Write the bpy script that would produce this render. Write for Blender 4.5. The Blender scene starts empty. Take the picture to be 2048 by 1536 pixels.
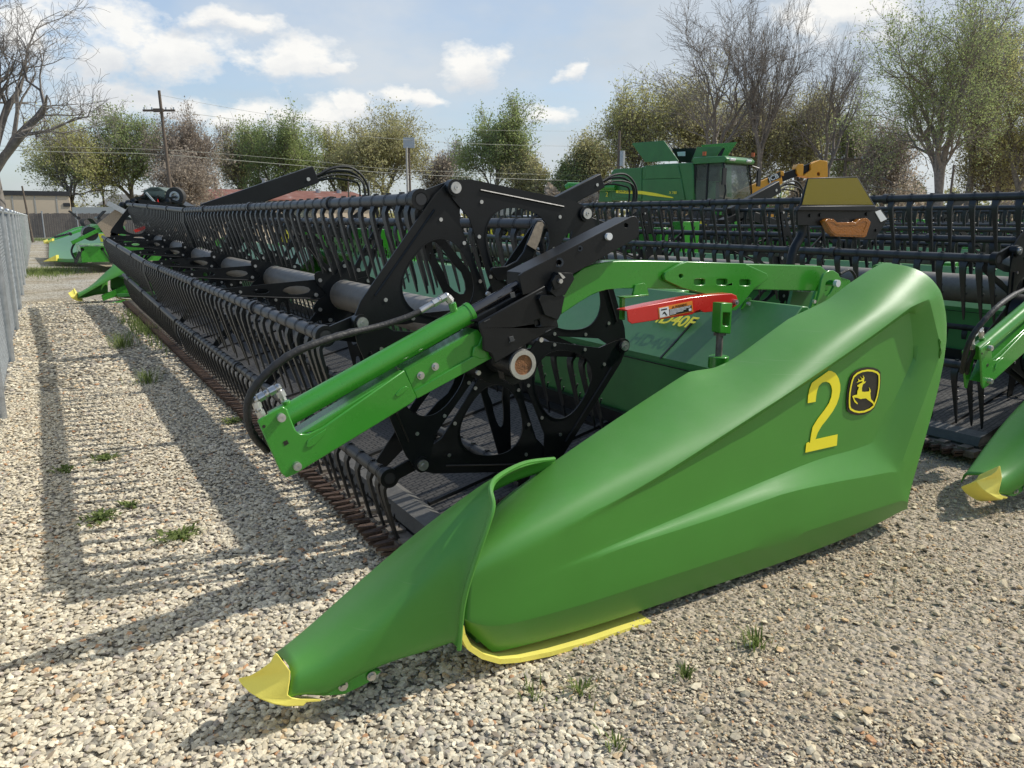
import bpy, bmesh, math, random
import numpy as np
from math import sin, cos, tan, radians, degrees, pi, atan2, asin, sqrt, hypot
from mathutils import Vector, Matrix
from mathutils.geometry import tessellate_polygon
from mathutils.bvhtree import BVHTree

sc = bpy.context.scene
C = sc.collection
random.seed(7)

# ------------------------------------------------------------------ camera
FPX = 1540.0; PIT = radians(12.2); TH = radians(31.2); EYE = 1.55
cd = bpy.data.cameras.new('camera'); cam = bpy.data.objects.new('camera', cd); C.objects.link(cam)
cd.sensor_width = 36.0; cd.lens = 36.0 * FPX / 2048.0; cd.clip_start = 0.05; cd.clip_end = 3000
cam.location = (0, 0, EYE); cam.rotation_euler = (pi / 2 - PIT, 0, -TH)
sc.camera = cam
# ------------------------------------------------------------------ light
SUN_EL = radians(45.5)
SUN_DIR = Vector((cos(SUN_EL) * cos(radians(-17)), cos(SUN_EL) * sin(radians(-17)), sin(SUN_EL)))   # towards the sun: from behind the header (+X)
sd = bpy.data.lights.new('sun', 'SUN'); sun = bpy.data.objects.new('sun', sd); C.objects.link(sun)
sd.energy = 3.6; sd.angle = radians(0.55); sd.color = (1.0, 0.955, 0.87)
sun.rotation_euler = SUN_DIR.to_track_quat('Z', 'Y').to_euler(); sun.location = (10, 0, 20)
sc.view_settings.view_transform = 'Standard'; sc.view_settings.look = 'None'
sc.view_settings.exposure = 0.2; sc.view_settings.gamma = 1.0
sc.cycles.max_bounces = 6; sc.cycles.transparent_max_bounces = 12

FW = Vector((sin(TH), cos(TH), 0)); RT = Vector((cos(TH), -sin(TH), 0))
def ray(px, py):
    u = (px - 1024) / FPX; v = (768 - py) / FPX
    hf = cos(PIT) + v * sin(PIT); z = -sin(PIT) + v * cos(PIT)
    d = FW * hf + RT * u
    return Vector((d.x, d.y, z)), hf
def at(px, py, Y=None, X=None, Z=None):
    """the point of the place that stands at this spot of the photograph, on the plane Y, X or Z"""
    d, _ = ray(px, py)
    t = Y / d.y if Y is not None else X / d.x if X is not None else (Z - EYE) / d.z
    return Vector((d.x * t, d.y * t, EYE + d.z * t))
def far(px, py, D):
    d, hf = ray(px, py); t = D / hf
    return Vector((d.x * t, d.y * t, EYE + d.z * t))

# ------------------------------------------------------------------ node helpers
def newmat(name):
    m = bpy.data.materials.new(name); m.use_nodes = True
    nt = m.node_tree; return m, nt, nt.nodes['Principled BSDF']
def N(nt, typ, **kw):
    n = nt.nodes.new(typ)
    for k, v in kw.items():
        if k in n.inputs: n.inputs[k].default_value = v
        else: setattr(n, k, v)
    return n
def ramp(nt, fac, stops):
    r = nt.nodes.new('ShaderNodeValToRGB'); nt.links.new(fac, r.inputs[0])
    e = r.color_ramp.elements
    while len(e) < len(stops): e.new(0.5)
    for i, (p, c) in enumerate(stops):
        e[i].position = p; e[i].color = (*c, 1) if len(c) == 3 else c
    return r.outputs[0]
def paint(name, col, rough=0.35, metal=0.0, spec=0.5, var=0.12, scale=9.0, bump=0.0, bscale=60.0, dust=0.0, dustcol=(0.33, 0.31, 0.27), coat=0.0):
    m, nt, p = newmat(name); L = nt.links
    tc = N(nt, 'ShaderNodeTexCoord')
    n1 = N(nt, 'ShaderNodeTexNoise', Scale=scale, Detail=6.0, Roughness=0.6); L.new(tc.outputs['Object'], n1.inputs['Vector'])
    c = ramp(nt, n1.outputs['Fac'], [(0.3, tuple(x * (1 - var) for x in col)), (0.7, tuple(min(1, x * (1 + var)) for x in col))])
    if dust > 0:
        n2 = N(nt, 'ShaderNodeTexNoise', Scale=scale * 2.7, Detail=9.0, Roughness=0.7); L.new(tc.outputs['Object'], n2.inputs['Vector'])
        geo = N(nt, 'ShaderNodeNewGeometry'); sep = N(nt, 'ShaderNodeSeparateXYZ'); L.new(geo.outputs['Normal'], sep.inputs[0])
        up = N(nt, 'ShaderNodeMath', operation='MAXIMUM'); L.new(sep.outputs['Z'], up.inputs[0]); up.inputs[1].default_value = 0.12
        mu = N(nt, 'ShaderNodeMath', operation='MULTIPLY'); L.new(up.outputs[0], mu.inputs[0]); L.new(n2.outputs['Fac'], mu.inputs[1])
        m2 = N(nt, 'ShaderNodeMath', operation='MULTIPLY'); L.new(mu.outputs[0], m2.inputs[0]); m2.inputs[1].default_value = dust * 2
        mx = N(nt, 'ShaderNodeMixRGB'); L.new(m2.outputs[0], mx.inputs[0]); L.new(c, mx.inputs[1]); mx.inputs[2].default_value = (*dustcol, 1)
        c = mx.outputs[0]
    L.new(c, p.inputs['Base Color'])
    rr = N(nt, 'ShaderNodeMapRange'); L.new(n1.outputs['Fac'], rr.inputs[0]); rr.inputs[3].default_value = max(0.02, rough - 0.07); rr.inputs[4].default_value = min(1, rough + 0.1)
    L.new(rr.outputs[0], p.inputs['Roughness'])
    p.inputs['Metallic'].default_value = metal
    p.inputs['Specular IOR Level'].default_value = spec
    p.inputs['Coat Weight'].default_value = coat; p.inputs['Coat Roughness'].default_value = 0.12
    if bump > 0:
        n3 = N(nt, 'ShaderNodeTexNoise', Scale=bscale, Detail=3.0); L.new(tc.outputs['Object'], n3.inputs['Vector'])
        b = N(nt, 'ShaderNodeBump', Strength=bump, Distance=0.01); L.new(n3.outputs['Fac'], b.inputs['Height']); L.new(b.outputs[0], p.inputs['Normal'])
    return m

M = {}
M['shield'] = paint('shield_green', (0.062, 0.252, 0.028), 0.37, var=0.05, scale=3, bump=0.10, bscale=520, dust=0.09)
M['green'] = paint('green_paint', (0.040, 0.262, 0.020), 0.26, var=0.04, scale=5, bump=0.03, bscale=40, dust=0.05, coat=0.3)
M['deck'] = paint('deck_green', (0.046, 0.225, 0.050), 0.36, var=0.08, scale=6, dust=0.16, bump=0.04, bscale=12)
M['dgreen'] = paint('combine_green', (0.032, 0.165, 0.034), 0.35, var=0.15, scale=2, dust=0.12)
M['black'] = paint('black_paint', (0.0065, 0.0075, 0.008), 0.36, spec=0.32, var=0.3, scale=5, bump=0.05, bscale=70, dust=0.03)
M['plastic'] = paint('black_plastic', (0.012, 0.013, 0.014), 0.42, var=0.3, scale=14, bump=0.15, bscale=180, dust=0.10)
M['bat'] = paint('bat_tube', (0.020, 0.021, 0.023), 0.42, var=0.2, scale=8, dust=0.14, bump=0.05, bscale=50)
M['rtube'] = paint('reel_tube_dusty', (0.105, 0.090, 0.070), 0.5, var=0.35, scale=10, dust=0.5)
M['rubber'] = paint('rubber', (0.011, 0.011, 0.011), 0.55, var=0.3, scale=25, bump=0.3, bscale=90, dust=0.07)
M['curb'] = paint('belt_seal', (0.038, 0.040, 0.042), 0.55, var=0.2, scale=12, dust=0.3, bump=0.15, bscale=60)
M['yellow'] = paint('tip_yellow', (0.92, 0.80, 0.14), 0.45, var=0.06, scale=9, dust=0.12, bump=0.06, bscale=200)
M['decal'] = paint('decal_yellow', (0.93, 0.80, 0.025), 0.35, var=0.03)
M['decalb'] = paint('decal_black', (0.018, 0.017, 0.011), 0.35, var=0.05)
M['red'] = paint('red_paint', (0.62, 0.018, 0.014), 0.25, var=0.05, dust=0.05, coat=0.4)
M['orange'] = paint('label_orange', (0.80, 0.25, 0.03), 0.4, var=0.03)
M['white'] = paint('white_paint', (0.72, 0.72, 0.70), 0.4, var=0.04)
M['steel'] = paint('zinc_steel', (0.56, 0.55, 0.52), 0.34, metal=0.85, var=0.15, scale=30)
M['chrome'] = paint('black_chrome_rod', (0.10, 0.10, 0.105), 0.14, metal=0.9, var=0.1)
M['rust'] = paint('rust', (0.22, 0.095, 0.035), 0.8, var=0.5, scale=40, bump=0.5, bscale=160)
M['knife'] = paint('rusty_knife', (0.070, 0.042, 0.028), 0.7, var=0.6, scale=45, bump=0.4, bscale=120)
M['cutter'] = paint('cutterbar_steel', (0.16, 0.14, 0.115), 0.6, metal=0.3, var=0.4, scale=30)
M['cardboard'] = paint('sticker_tan', (0.30, 0.24, 0.17), 0.8, var=0.3, scale=40)
M['amber'] = paint('amber_lens', (0.30, 0.10, 0.008), 0.14, var=0.15, scale=80, bump=0.3, bscale=120)
M['reflect'] = paint('amber_reflector', (0.21, 0.165, 0.012), 0.35, spec=0.3, var=0.06, scale=200, bump=0.25, bscale=600)
M['tyre'] = paint('tyre', (0.022, 0.022, 0.023), 0.75, var=0.3, bump=0.3, bscale=40, dust=0.2)
M['jcb'] = paint('loader_yellow', (0.72, 0.33, 0.02), 0.35, var=0.06, dust=0.08)
M['galv'] = paint('galvanised', (0.40, 0.42, 0.43), 0.42, metal=0.55, var=0.15, scale=15)
M['slat'] = paint('fence_slat', (0.60, 0.65, 0.68), 0.5, var=0.10, scale=4)
M['wood'] = paint('pole_wood', (0.135, 0.105, 0.080), 0.85, var=0.3, scale=12, bump=0.4, bscale=30)
M['concrete'] = paint('concrete', (0.42, 0.40, 0.36), 0.8, var=0.15, scale=10, bump=0.2, bscale=60)
M['beige'] = paint('beige_block_wall', (0.60, 0.49, 0.36), 0.8, var=0.06, scale=0.6)
M['wallwhite'] = paint('white_wall', (0.66, 0.62, 0.53), 0.7, var=0.05, scale=0.6)
M['greywall'] = paint('grey_boards', (0.17, 0.15, 0.13), 0.8, var=0.2, scale=3)
M['metalsiding'] = paint('grey_siding', (0.42, 0.45, 0.46), 0.5, var=0.08, scale=1)
M['roofdark'] = paint('dark_roof', (0.04, 0.04, 0.042), 0.7)
M['roofgrey'] = paint('grey_shingle', (0.17, 0.165, 0.15), 0.8)
M['glass'] = paint('cab_glass', (0.055, 0.080, 0.070), 0.06, spec=0.8, var=0.6, scale=1.2)
M['bark'] = paint('bark', (0.23, 0.195, 0.16), 0.9, var=0.35, scale=6)
M['barkgrey'] = paint('bark_grey', (0.19, 0.17, 0.15), 0.9, var=0.3, scale=6)
M['wire'] = paint('power_wire', (0.30, 0.31, 0.26), 0.5)
M['orangeball'] = paint('beacon_amber', (0.42, 0.09, 0.02), 0.3)
M['canopy'] = paint('faded_canopy', (0.13, 0.16, 0.13), 0.5, var=0.1)
M['glass'].node_tree.nodes['Principled BSDF'].inputs['Alpha'].default_value = 0.62
def shield_mat():
    m = M['shield']; nt = m.node_tree; L = nt.links; p = nt.nodes['Principled BSDF']; src = p.inputs['Base Color'].links[0].from_socket
    tc = N(nt, 'ShaderNodeTexCoord'); n = N(nt, 'ShaderNodeTexNoise', Scale=160.0, Detail=3.0); L.new(tc.outputs['Object'], n.inputs['Vector'])
    big = N(nt, 'ShaderNodeTexNoise', Scale=4.0, Detail=5.0); L.new(tc.outputs['Object'], big.inputs['Vector'])
    sp = ramp(nt, n.outputs['Fac'], [(0.70, (0, 0, 0)), (0.76, (1, 1, 1))]); bg = ramp(nt, big.outputs['Fac'], [(0.45, (0, 0, 0)), (0.7, (0.45, 0.45, 0.45))])
    mu = N(nt, 'ShaderNodeMixRGB', blend_type='MULTIPLY'); mu.inputs[0].default_value = 1; L.new(sp, mu.inputs[1]); L.new(bg, mu.inputs[2])
    mp = N(nt, 'ShaderNodeMapping'); mp.inputs['Rotation'].default_value = (0, radians(24), 0); mp.inputs['Scale'].default_value = (2.0, 2.0, 260.0); L.new(tc.outputs['Object'], mp.inputs[0])
    sc_ = N(nt, 'ShaderNodeTexNoise', Scale=1.0, Detail=2.0); L.new(mp.outputs[0], sc_.inputs['Vector']); s2 = ramp(nt, sc_.outputs['Fac'], [(0.71, (0, 0, 0)), (0.78, (0.22, 0.22, 0.22))])
    ad = N(nt, 'ShaderNodeMixRGB', blend_type='ADD'); ad.inputs[0].default_value = 1; L.new(mu.outputs[0], ad.inputs[1]); L.new(s2, ad.inputs[2])
    mx = N(nt, 'ShaderNodeMixRGB'); L.new(ad.outputs[0], mx.inputs[0]); L.new(src, mx.inputs[1]); mx.inputs[2].default_value = (0.33, 0.42, 0.26, 1); L.new(mx.outputs[0], p.inputs['Base Color'])
shield_mat()
def rusty_roof():
    m, nt, p = newmat('rusty_roof'); L = nt.links
    tc = N(nt, 'ShaderNodeTexCoord'); mp = N(nt, 'ShaderNodeMapping'); L.new(tc.outputs['Object'], mp.inputs[0]); mp.inputs['Scale'].default_value = (0.9, 0.9, 0.25)
    n = N(nt, 'ShaderNodeTexNoise', Scale=1.0, Detail=8.0, Roughness=0.7); L.new(mp.outputs[0], n.inputs['Vector'])
    L.new(ramp(nt, n.outputs['Fac'], [(0.3, (0.14, 0.045, 0.025)), (0.52, (0.22, 0.085, 0.055)), (0.60, (0.25, 0.12, 0.09)), (0.68, (0.42, 0.38, 0.34))]), p.inputs['Base Color'])
    p.inputs['Roughness'].default_value = 0.7; return m
M['rustroof'] = rusty_roof()
def leafmat(name, c1, c2):
    m, nt, p = newmat(name); L = nt.links
    at_ = N(nt, 'ShaderNodeAttribute', attribute_name='lv')
    L.new(ramp(nt, at_.outputs['Fac'], [(0.0, c1), (1.0, c2)]), p.inputs['Base Color'])
    p.inputs['Roughness'].default_value = 0.7; p.inputs['Specular IOR Level'].default_value = 0.2
    tr = N(nt, 'ShaderNodeBsdfTranslucent'); L.new(p.inputs['Base Color'].links[0].from_socket, tr.inputs[0])
    mx = N(nt, 'ShaderNodeMixShader'); mx.inputs[0].default_value = 0.5
    out = nt.nodes['Material Output']; L.new(p.outputs[0], mx.inputs[1]); L.new(tr.outputs[0], mx.inputs[2]); L.new(mx.outputs[0], out.inputs[0])
    return m
M['leafyel'] = leafmat('leaf_yellow_green', (0.42, 0.41, 0.15), (0.70, 0.68, 0.30))
M['leafgrn'] = leafmat('leaf_green', (0.24, 0.31, 0.12), (0.48, 0.54, 0.23))
M['leafoli'] = leafmat('leaf_olive', (0.36, 0.34, 0.16), (0.62, 0.58, 0.30))
M['leafbrn'] = leafmat('leaf_brown', (0.36, 0.29, 0.22), (0.58, 0.50, 0.40))
M['grass'] = leafmat('grass_blade', (0.10, 0.15, 0.035), (0.30, 0.36, 0.13))

# belt: ribbed rubber with a grid of small cleats
def beltmat():
    m, nt, p = newmat('draper_belt'); L = nt.links
    tc = N(nt, 'ShaderNodeTexCoord')
    br = N(nt, 'ShaderNodeTexBrick', Scale=1.0); br.inputs['Brick Width'].default_value = 0.055; br.inputs['Row Height'].default_value = 0.030
    br.inputs['Mortar Size'].default_value = 0.0035; br.inputs['Color1'].default_value = (1, 1, 1, 1); br.inputs['Color2'].default_value = (0.9, 0.9, 0.9, 1); br.inputs['Mortar'].default_value = (0, 0, 0, 1)
    L.new(tc.outputs['Object'], br.inputs['Vector'])
    n = N(nt, 'ShaderNodeTexNoise', Scale=9.0, Detail=8.0); L.new(tc.outputs['Object'], n.inputs['Vector'])
    base = ramp(nt, n.outputs['Fac'], [(0.3, (0.050, 0.047, 0.043)), (0.75, (0.105, 0.098, 0.088))])
    mx = N(nt, 'ShaderNodeMixRGB'); L.new(br.outputs['Color'], mx.inputs[0]); mx.inputs[1].default_value = (0.012, 0.012, 0.012, 1); L.new(base, mx.inputs[2])
    L.new(mx.outputs[0], p.inputs['Base Color']); p.inputs['Roughness'].default_value = 0.6
    b = N(nt, 'ShaderNodeBump', Strength=0.8, Distance=0.004); L.new(br.outputs['Color'], b.inputs['Height']); L.new(b.outputs[0], p.inputs['Normal'])
    return m
M['belt'] = beltmat()

# ------------------------------------------------------------------ world: sky with clouds
def build_world():
    w = bpy.data.worlds.new('World'); sc.world = w; w.use_nodes = True
    nt = w.node_tree; L = nt.links; bg = nt.nodes['Background']; bg.inputs[1].default_value = 0.15
    sky = N(nt, 'ShaderNodeTexSky', sky_type='NISHITA'); sky.sun_disc = False
    sky.sun_elevation = SUN_EL; sky.sun_rotation = atan2(SUN_DIR.x, SUN_DIR.y); sky.air_density = 1.1; sky.dust_density = 1.5; sky.ozone_density = 2.0
    tc = N(nt, 'ShaderNodeTexCoord'); sep = N(nt, 'ShaderNodeSeparateXYZ'); L.new(tc.outputs['Generated'], sep.inputs[0])
    def mth(op, a, b=None, c=None, clamp=False):
        n = nt.nodes.new('ShaderNodeMath'); n.operation = op; n.use_clamp = clamp
        for i, v in enumerate((a, b, c)):
            if v is None: continue
            if isinstance(v, (int, float)): n.inputs[i].default_value = v
            else: L.new(v, n.inputs[i])
        return n.outputs[0]
    az = mth('ARCTAN2', sep.outputs[0], sep.outputs[1]); el = mth('ARCSINE', sep.outputs[2])
    # clouds drift on a high layer: direction projected on it, so they flatten towards the horizon
    zc = mth('MAXIMUM', mth('ADD', sep.outputs[2], 0.10), 0.06)
    u = mth('DIVIDE', sep.outputs[0], zc); v = mth('DIVIDE', sep.outputs[1], zc)
    cmb = N(nt, 'ShaderNodeCombineXYZ'); L.new(u, cmb.inputs[0]); L.new(v, cmb.inputs[1])
    def noise(vec, scale, detail, rough, seed):
        n = N(nt, 'ShaderNodeTexNoise', Scale=scale, Detail=detail, Roughness=rough); n.noise_dimensions = '4D'; n.inputs['W'].default_value = seed; L.new(vec, n.inputs['Vector']); return n.outputs['Fac']
    big = noise(cmb.outputs[0], 0.45, 7, 0.62, 3.1)
    ang = N(nt, 'ShaderNodeCombineXYZ'); L.new(az, ang.inputs[0]); L.new(mth('MULTIPLY', el, 1.7), ang.inputs[1])
    fine = noise(ang.outputs[0], 11.0, 8, 0.62, 1.7); med = noise(ang.outputs[0], 4.0, 5, 0.55, 8.2); puff = noise(ang.outputs[0], 34.0, 6, 0.6, 4.4)
    # high veil
    veil = mth('ADD', mth('MULTIPLY', big, 0.8), mth('MULTIPLY', med, 0.75))
    veil = mth('ADD', veil, mth('MULTIPLY', mth('SUBTRACT', az, 0.35), 0.35))
    veil = mth('MULTIPLY', mth('SUBTRACT', veil, 0.40), 2.0, clamp=True)
    lowh = mth('MULTIPLY', mth('SUBTRACT', 0.42, el), 1.1, clamp=True)
    veil = mth('MAXIMUM', veil, lowh)
    # cumulus heaps
    wn = N(nt, 'ShaderNodeTexNoise', Scale=9.0, Detail=5.0, Roughness=0.6); L.new(ang.outputs[0], wn.inputs['Vector']); ws = N(nt, 'ShaderNodeSeparateColor'); L.new(wn.outputs['Color'], ws.inputs[0])
    azw = mth('ADD', az, mth('MULTIPLY', mth('SUBTRACT', ws.outputs[0], 0.5), 0.16)); elw = mth('ADD', el, mth('MULTIPLY', mth('SUBTRACT', ws.outputs[1], 0.5), 0.07))
    blobs = [(250, 62, 120, 58), (330, 105, 110, 44), (205, 105, 90, 55), (600, 118, 90, 42), (530, 130, 60, 24), (680, 138, 40, 18), (455, 38, 62, 18), (945, 125, 75, 30),
             (520, 225, 95, 26), (610, 240, 80, 26), (705, 225, 42, 22), (1100, 218, 85, 24), (835, 197, 60, 14), (1700, 32, 130, 42), (240, 190, 110, 34), (330, 215, 90, 22), (1140, 135, 40, 18), (60, 60, 90, 60), (1640, 50, 60, 20)]
    best = None; low = None
    for (bx, by, rx, ry) in blobs:
        d, _ = ray(bx, by); d.normalize(); a0 = atan2(d.x, d.y); e0 = asin(d.z)
        ra = rx / FPX * 1.25; re = ry / FPX * 1.45
        da = mth('DIVIDE', mth('SUBTRACT', azw, a0), ra); de = mth('DIVIDE', mth('SUBTRACT', elw, e0), re)
        dist = mth('SQRT', mth('ADD', mth('MULTIPLY', da, da), mth('MULTIPLY', de, de)))
        mk = mth('SUBTRACT', 1.0, dist)
        best = mk if best is None else mth('MAXIMUM', best, mk)
        lo = mth('MULTIPLY', mth('MULTIPLY', mth('SUBTRACT', -0.05, de), 1.2, clamp=True), mth('MULTIPLY', mth('ADD', mk, 0.35), 2.0, clamp=True))
        low = lo if low is None else mth('MAXIMUM', low, lo)
    edge = mth('ADD', mth('MULTIPLY', mth('SUBTRACT', fine, 0.5), 2.0), mth('MULTIPLY', mth('SUBTRACT', puff, 0.5), 0.9))
    cum = mth('MULTIPLY', mth('ADD', best, mth('SUBTRACT', edge, 0.12)), 2.1, clamp=True)
    skyc = N(nt, 'ShaderNodeMixRGB', blend_type='MULTIPLY'); skyc.inputs[0].default_value = 1; L.new(sky.outputs[0], skyc.inputs[1]); skyc.inputs[2].default_value = (0.88, 0.98, 1.08, 1)
    m1 = N(nt, 'ShaderNodeMixRGB'); L.new(mth('MULTIPLY', veil, 0.88), m1.inputs[0]); L.new(skyc.outputs[0], m1.inputs[1])
    vcol = ramp(nt, med, [(0.35, (0.47, 0.52, 0.565)), (0.65, (0.60, 0.635, 0.665))]); vs = N(nt, 'ShaderNodeMixRGB', blend_type='MULTIPLY'); vs.inputs[0].default_value = 1; L.new(vcol, vs.inputs[1]); vs.inputs[2].default_value = (6.7, 6.7, 6.7, 1)
    L.new(vs.outputs[0], m1.inputs[2])
    shade = mth('ADD', mth('MULTIPLY', low, 0.75), mth('MULTIPLY', mth('SUBTRACT', puff, 0.5), 0.9), clamp=True)
    cc = N(nt, 'ShaderNodeMixRGB'); L.new(shade, cc.inputs[0]); cc.inputs[1].default_value = (5.9, 5.8, 5.55, 1); cc.inputs[2].default_value = (3.7, 3.9, 4.2, 1)
    m2 = N(nt, 'ShaderNodeMixRGB'); L.new(mth('MULTIPLY', cum, 0.92), m2.inputs[0]); L.new(m1.outputs[0], m2.inputs[1]); L.new(cc.outputs[0], m2.inputs[2])
    L.new(m2.outputs[0], bg.inputs[0])
build_world()

# ------------------------------------------------------------------ mesh builder
class MB:
    def __init__(s): s.v = []; s.f = []; s.m = []; s.mi = 0
    def add(s, vs, fs):
        o = len(s.v); s.v.extend(tuple(v) for v in vs); s.f.extend(tuple(i + o for i in f) for f in fs); s.m.extend([s.mi] * len(fs)); return s
    def bx(s, x0, x1, y0, y1, z0, z1):
        vs = [(x, y, z) for z in (z0, z1) for y in (y0, y1) for x in (x0, x1)]
        return s.add(vs, [(0, 2, 3, 1), (4, 5, 7, 6), (0, 1, 5, 4), (2, 6, 7, 3), (0, 4, 6, 2), (1, 3, 7, 5)])
    def frame(s, o, a, b, c):      # box from corner o with edge vectors
        o, a, b, c = map(Vector, (o, a, b, c))
        vs = [o, o + a, o + b, o + a + b, o + c, o + a + c, o + b + c, o + a + b + c]
        return s.add(vs, [(0, 2, 3, 1), (4, 5, 7, 6), (0, 1, 5, 4), (2, 6, 7, 3), (0, 4, 6, 2), (1, 3, 7, 5)])
    def beam(s, p, q, w, h, up=(0, 0, 1)):
        p, q, up = Vector(p), Vector(q), Vector(up); d = (q - p); side = d.cross(up).normalized(); u = side.cross(d).normalized()
        return s.frame(p - side * w / 2 - u * h / 2, d, side * w, u * h)
    def tube(s, pts, r, n=8, cap=True):
        pts = [Vector(p) for p in pts]; k = len(pts); rs = r if isinstance(r, (list, tuple)) else [r] * k
        vs = []; ref = None
        for i, p in enumerate(pts):
            t = (pts[min(i + 1, k - 1)] - pts[max(i - 1, 0)]).normalized()
            if ref is None: ref = t.cross(Vector((0, 0, 1)) if abs(t.z) < 0.9 else Vector((1, 0, 0))).normalized()
            ref = (ref - t * ref.dot(t)).normalized(); b = t.cross(ref)
            for j in range(n):
                a = 2 * pi * j / n; vs.append(p + (ref * cos(a) + b * sin(a)) * rs[i])
        fs = [(i * n + j, i * n + (j + 1) % n, (i + 1) * n + (j + 1) % n, (i + 1) * n + j) for i in range(k - 1) for j in range(n)]
        if cap: fs += [tuple(range(n - 1, -1, -1)), tuple(range((k - 1) * n, k * n))]
        return s.add(vs, fs)
    def cyl(s, p, q, r, n=16): return s.tube([p, q], r, n)
    def ring(s, p, q, ro, ri, n=24):
        p, q = Vector(p), Vector(q); t = (q - p).normalized(); ref = t.cross(Vector((0, 0, 1)) if abs(t.z) < 0.9 else Vector((1, 0, 0))).normalized(); b = t.cross(ref)
        vs = []
        for c, r in ((p, ro), (q, ro), (q, ri), (p, ri)):
            vs += [c + (ref * cos(2 * pi * j / n) + b * sin(2 * pi * j / n)) * r for j in range(n)]
        fs = [(g * n + j, g * n + (j + 1) % n, ((g + 1) % 4) * n + (j + 1) % n, ((g + 1) % 4) * n + j) for g in range(4) for j in range(n)]
        return s.add(vs, fs)
    def prism(s, outline, vec, holes=()):
        """outline and holes: 3D points on a plane; extruded by vec"""
        loops = [[Vector(p) for p in outline]] + [[Vector(p) for p in h] for h in holes]
        flat = [p for l in loops for p in l]; vec = Vector(vec)
        tris = tessellate_polygon(loops); n = len(flat)
        fs = [tuple(t) for t in tris] + [tuple(i + n for i in reversed(t)) for t in tris]
        o = 0
        for l in loops:
            k = len(l); fs += [(o + i, o + (i + 1) % k, o + (i + 1) % k + n, o + i + n) for i in range(k)]; o += k
        return s.add(flat + [p + vec for p in flat], fs)
    def pxplate(s, px, Y, th, holes=()):
        return s.prism([at(*p, Y=Y) for p in px], (0, th, 0), [[at(*p, Y=Y) for p in h] for h in holes])
    def sph(s, c, r, n=8, m=6, sq=(1, 1, 1)):
        vs = [(c[0], c[1], c[2] + r * sq[2])]; 
        for i in range(1, m):
            for j in range(n):
                a = pi * i / m; b = 2 * pi * j / n; vs.append((c[0] + r * sq[0] * sin(a) * cos(b), c[1] + r * sq[1] * sin(a) * sin(b), c[2] + r * sq[2] * cos(a)))
        vs.append((c[0], c[1], c[2] - r * sq[2])); fs = [(0, 1 + j, 1 + (j + 1) % n) for j in range(n)]
        for i in range(m - 2): fs += [(1 + i * n + j, 1 + (i + 1) * n + j, 1 + (i + 1) * n + (j + 1) % n, 1 + i * n + (j + 1) % n) for j in range(n)]
        e = len(vs) - 1; fs += [(e, 1 + (m - 2) * n + (j + 1) % n, 1 + (m - 2) * n + j) for j in range(n)]
        return s.add(vs, fs)
    def bend(s, fn): s.v = [fn(v) for v in s.v]; return s
    def build(s, name, mat, parent=None, sharp=38, bevel=0.0, recalc=True, data_only=False):
        me = bpy.data.meshes.new(name); me.from_pydata(s.v, [], s.f)
        for m_ in (mat if isinstance(mat, (list, tuple)) else [mat]): me.materials.append(M[m_] if isinstance(m_, str) else m_)
        if isinstance(mat, (list, tuple)): me.polygons.foreach_set('material_index', s.m)
        if recalc:
            b = bmesh.new(); b.from_mesh(me); bmesh.ops.recalc_face_normals(b, faces=b.faces); b.to_mesh(me); b.free()
        me.polygons.foreach_set('use_smooth', [True] * len(me.polygons)); me.set_sharp_from_angle(angle=radians(sharp)); me.update()
        if data_only: return me
        return link(name, me, parent, bevel)
def link(name, me, parent=None, bevel=0.0):
    o = bpy.data.objects.new(name, me); C.objects.link(o)
    if parent is not None: adopt(o, parent)
    if bevel > 0:
        b = o.modifiers.new('bevel', 'BEVEL'); b.width = bevel; b.segments = 2; b.limit_method = 'ANGLE'; b.angle_limit = radians(50); b.harden_normals = False
    return o
def adopt(o, parent):
    o.parent = parent
    if parent.type == 'EMPTY': o.matrix_parent_inverse = Matrix.Translation(parent.location).inverted()
def thing(name, label, cat, loc, group=None):
    o = bpy.data.objects.new(name, None); C.objects.link(o); o.location = loc; o.empty_display_size = 0.2
    o['label'] = label; o['category'] = cat
    if group: o['group'] = group
    return o
def tag(o, label, cat, group=None):
    o['label'] = label; o['category'] = cat
    if group: o['group'] = group
    return o
def struct(o): o['kind'] = 'structure'; return o
def stuff(o): o['kind'] = 'stuff'; return o
def copy_tree(o, parent=None):
    c = o.copy(); C.objects.link(c)
    if parent is not None: c.parent = parent
    for ch in list(o.children): copy_tree(ch, c)
    return c
def textob(name, body, size, origin, xdir, ydir, mat, parent, extr=0.0008, align='LEFT', shear=0.0, offset=0.0):
    cu = bpy.data.curves.new(name, 'FONT'); cu.body = body; cu.size = size; cu.extrude = extr; cu.align_x = align; cu.shear = shear; cu.offset = offset
    cu.materials.append(M[mat]); o = bpy.data.objects.new(name, cu)
    x = Vector(xdir).normalized(); y = Vector(ydir); y = (y - x * y.dot(x)).normalized(); z = x.cross(y)
    m = Matrix((x, y, z)).transposed().to_4x4(); m.translation = Vector(origin)
    dg = bpy.context.evaluated_depsgraph_get(); C.objects.link(o); dg.update()
    me = bpy.data.meshes.new_from_object(o.evaluated_get(dg)); me.transform(m); bpy.data.objects.remove(o)
    return link(name, me, parent)

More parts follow.
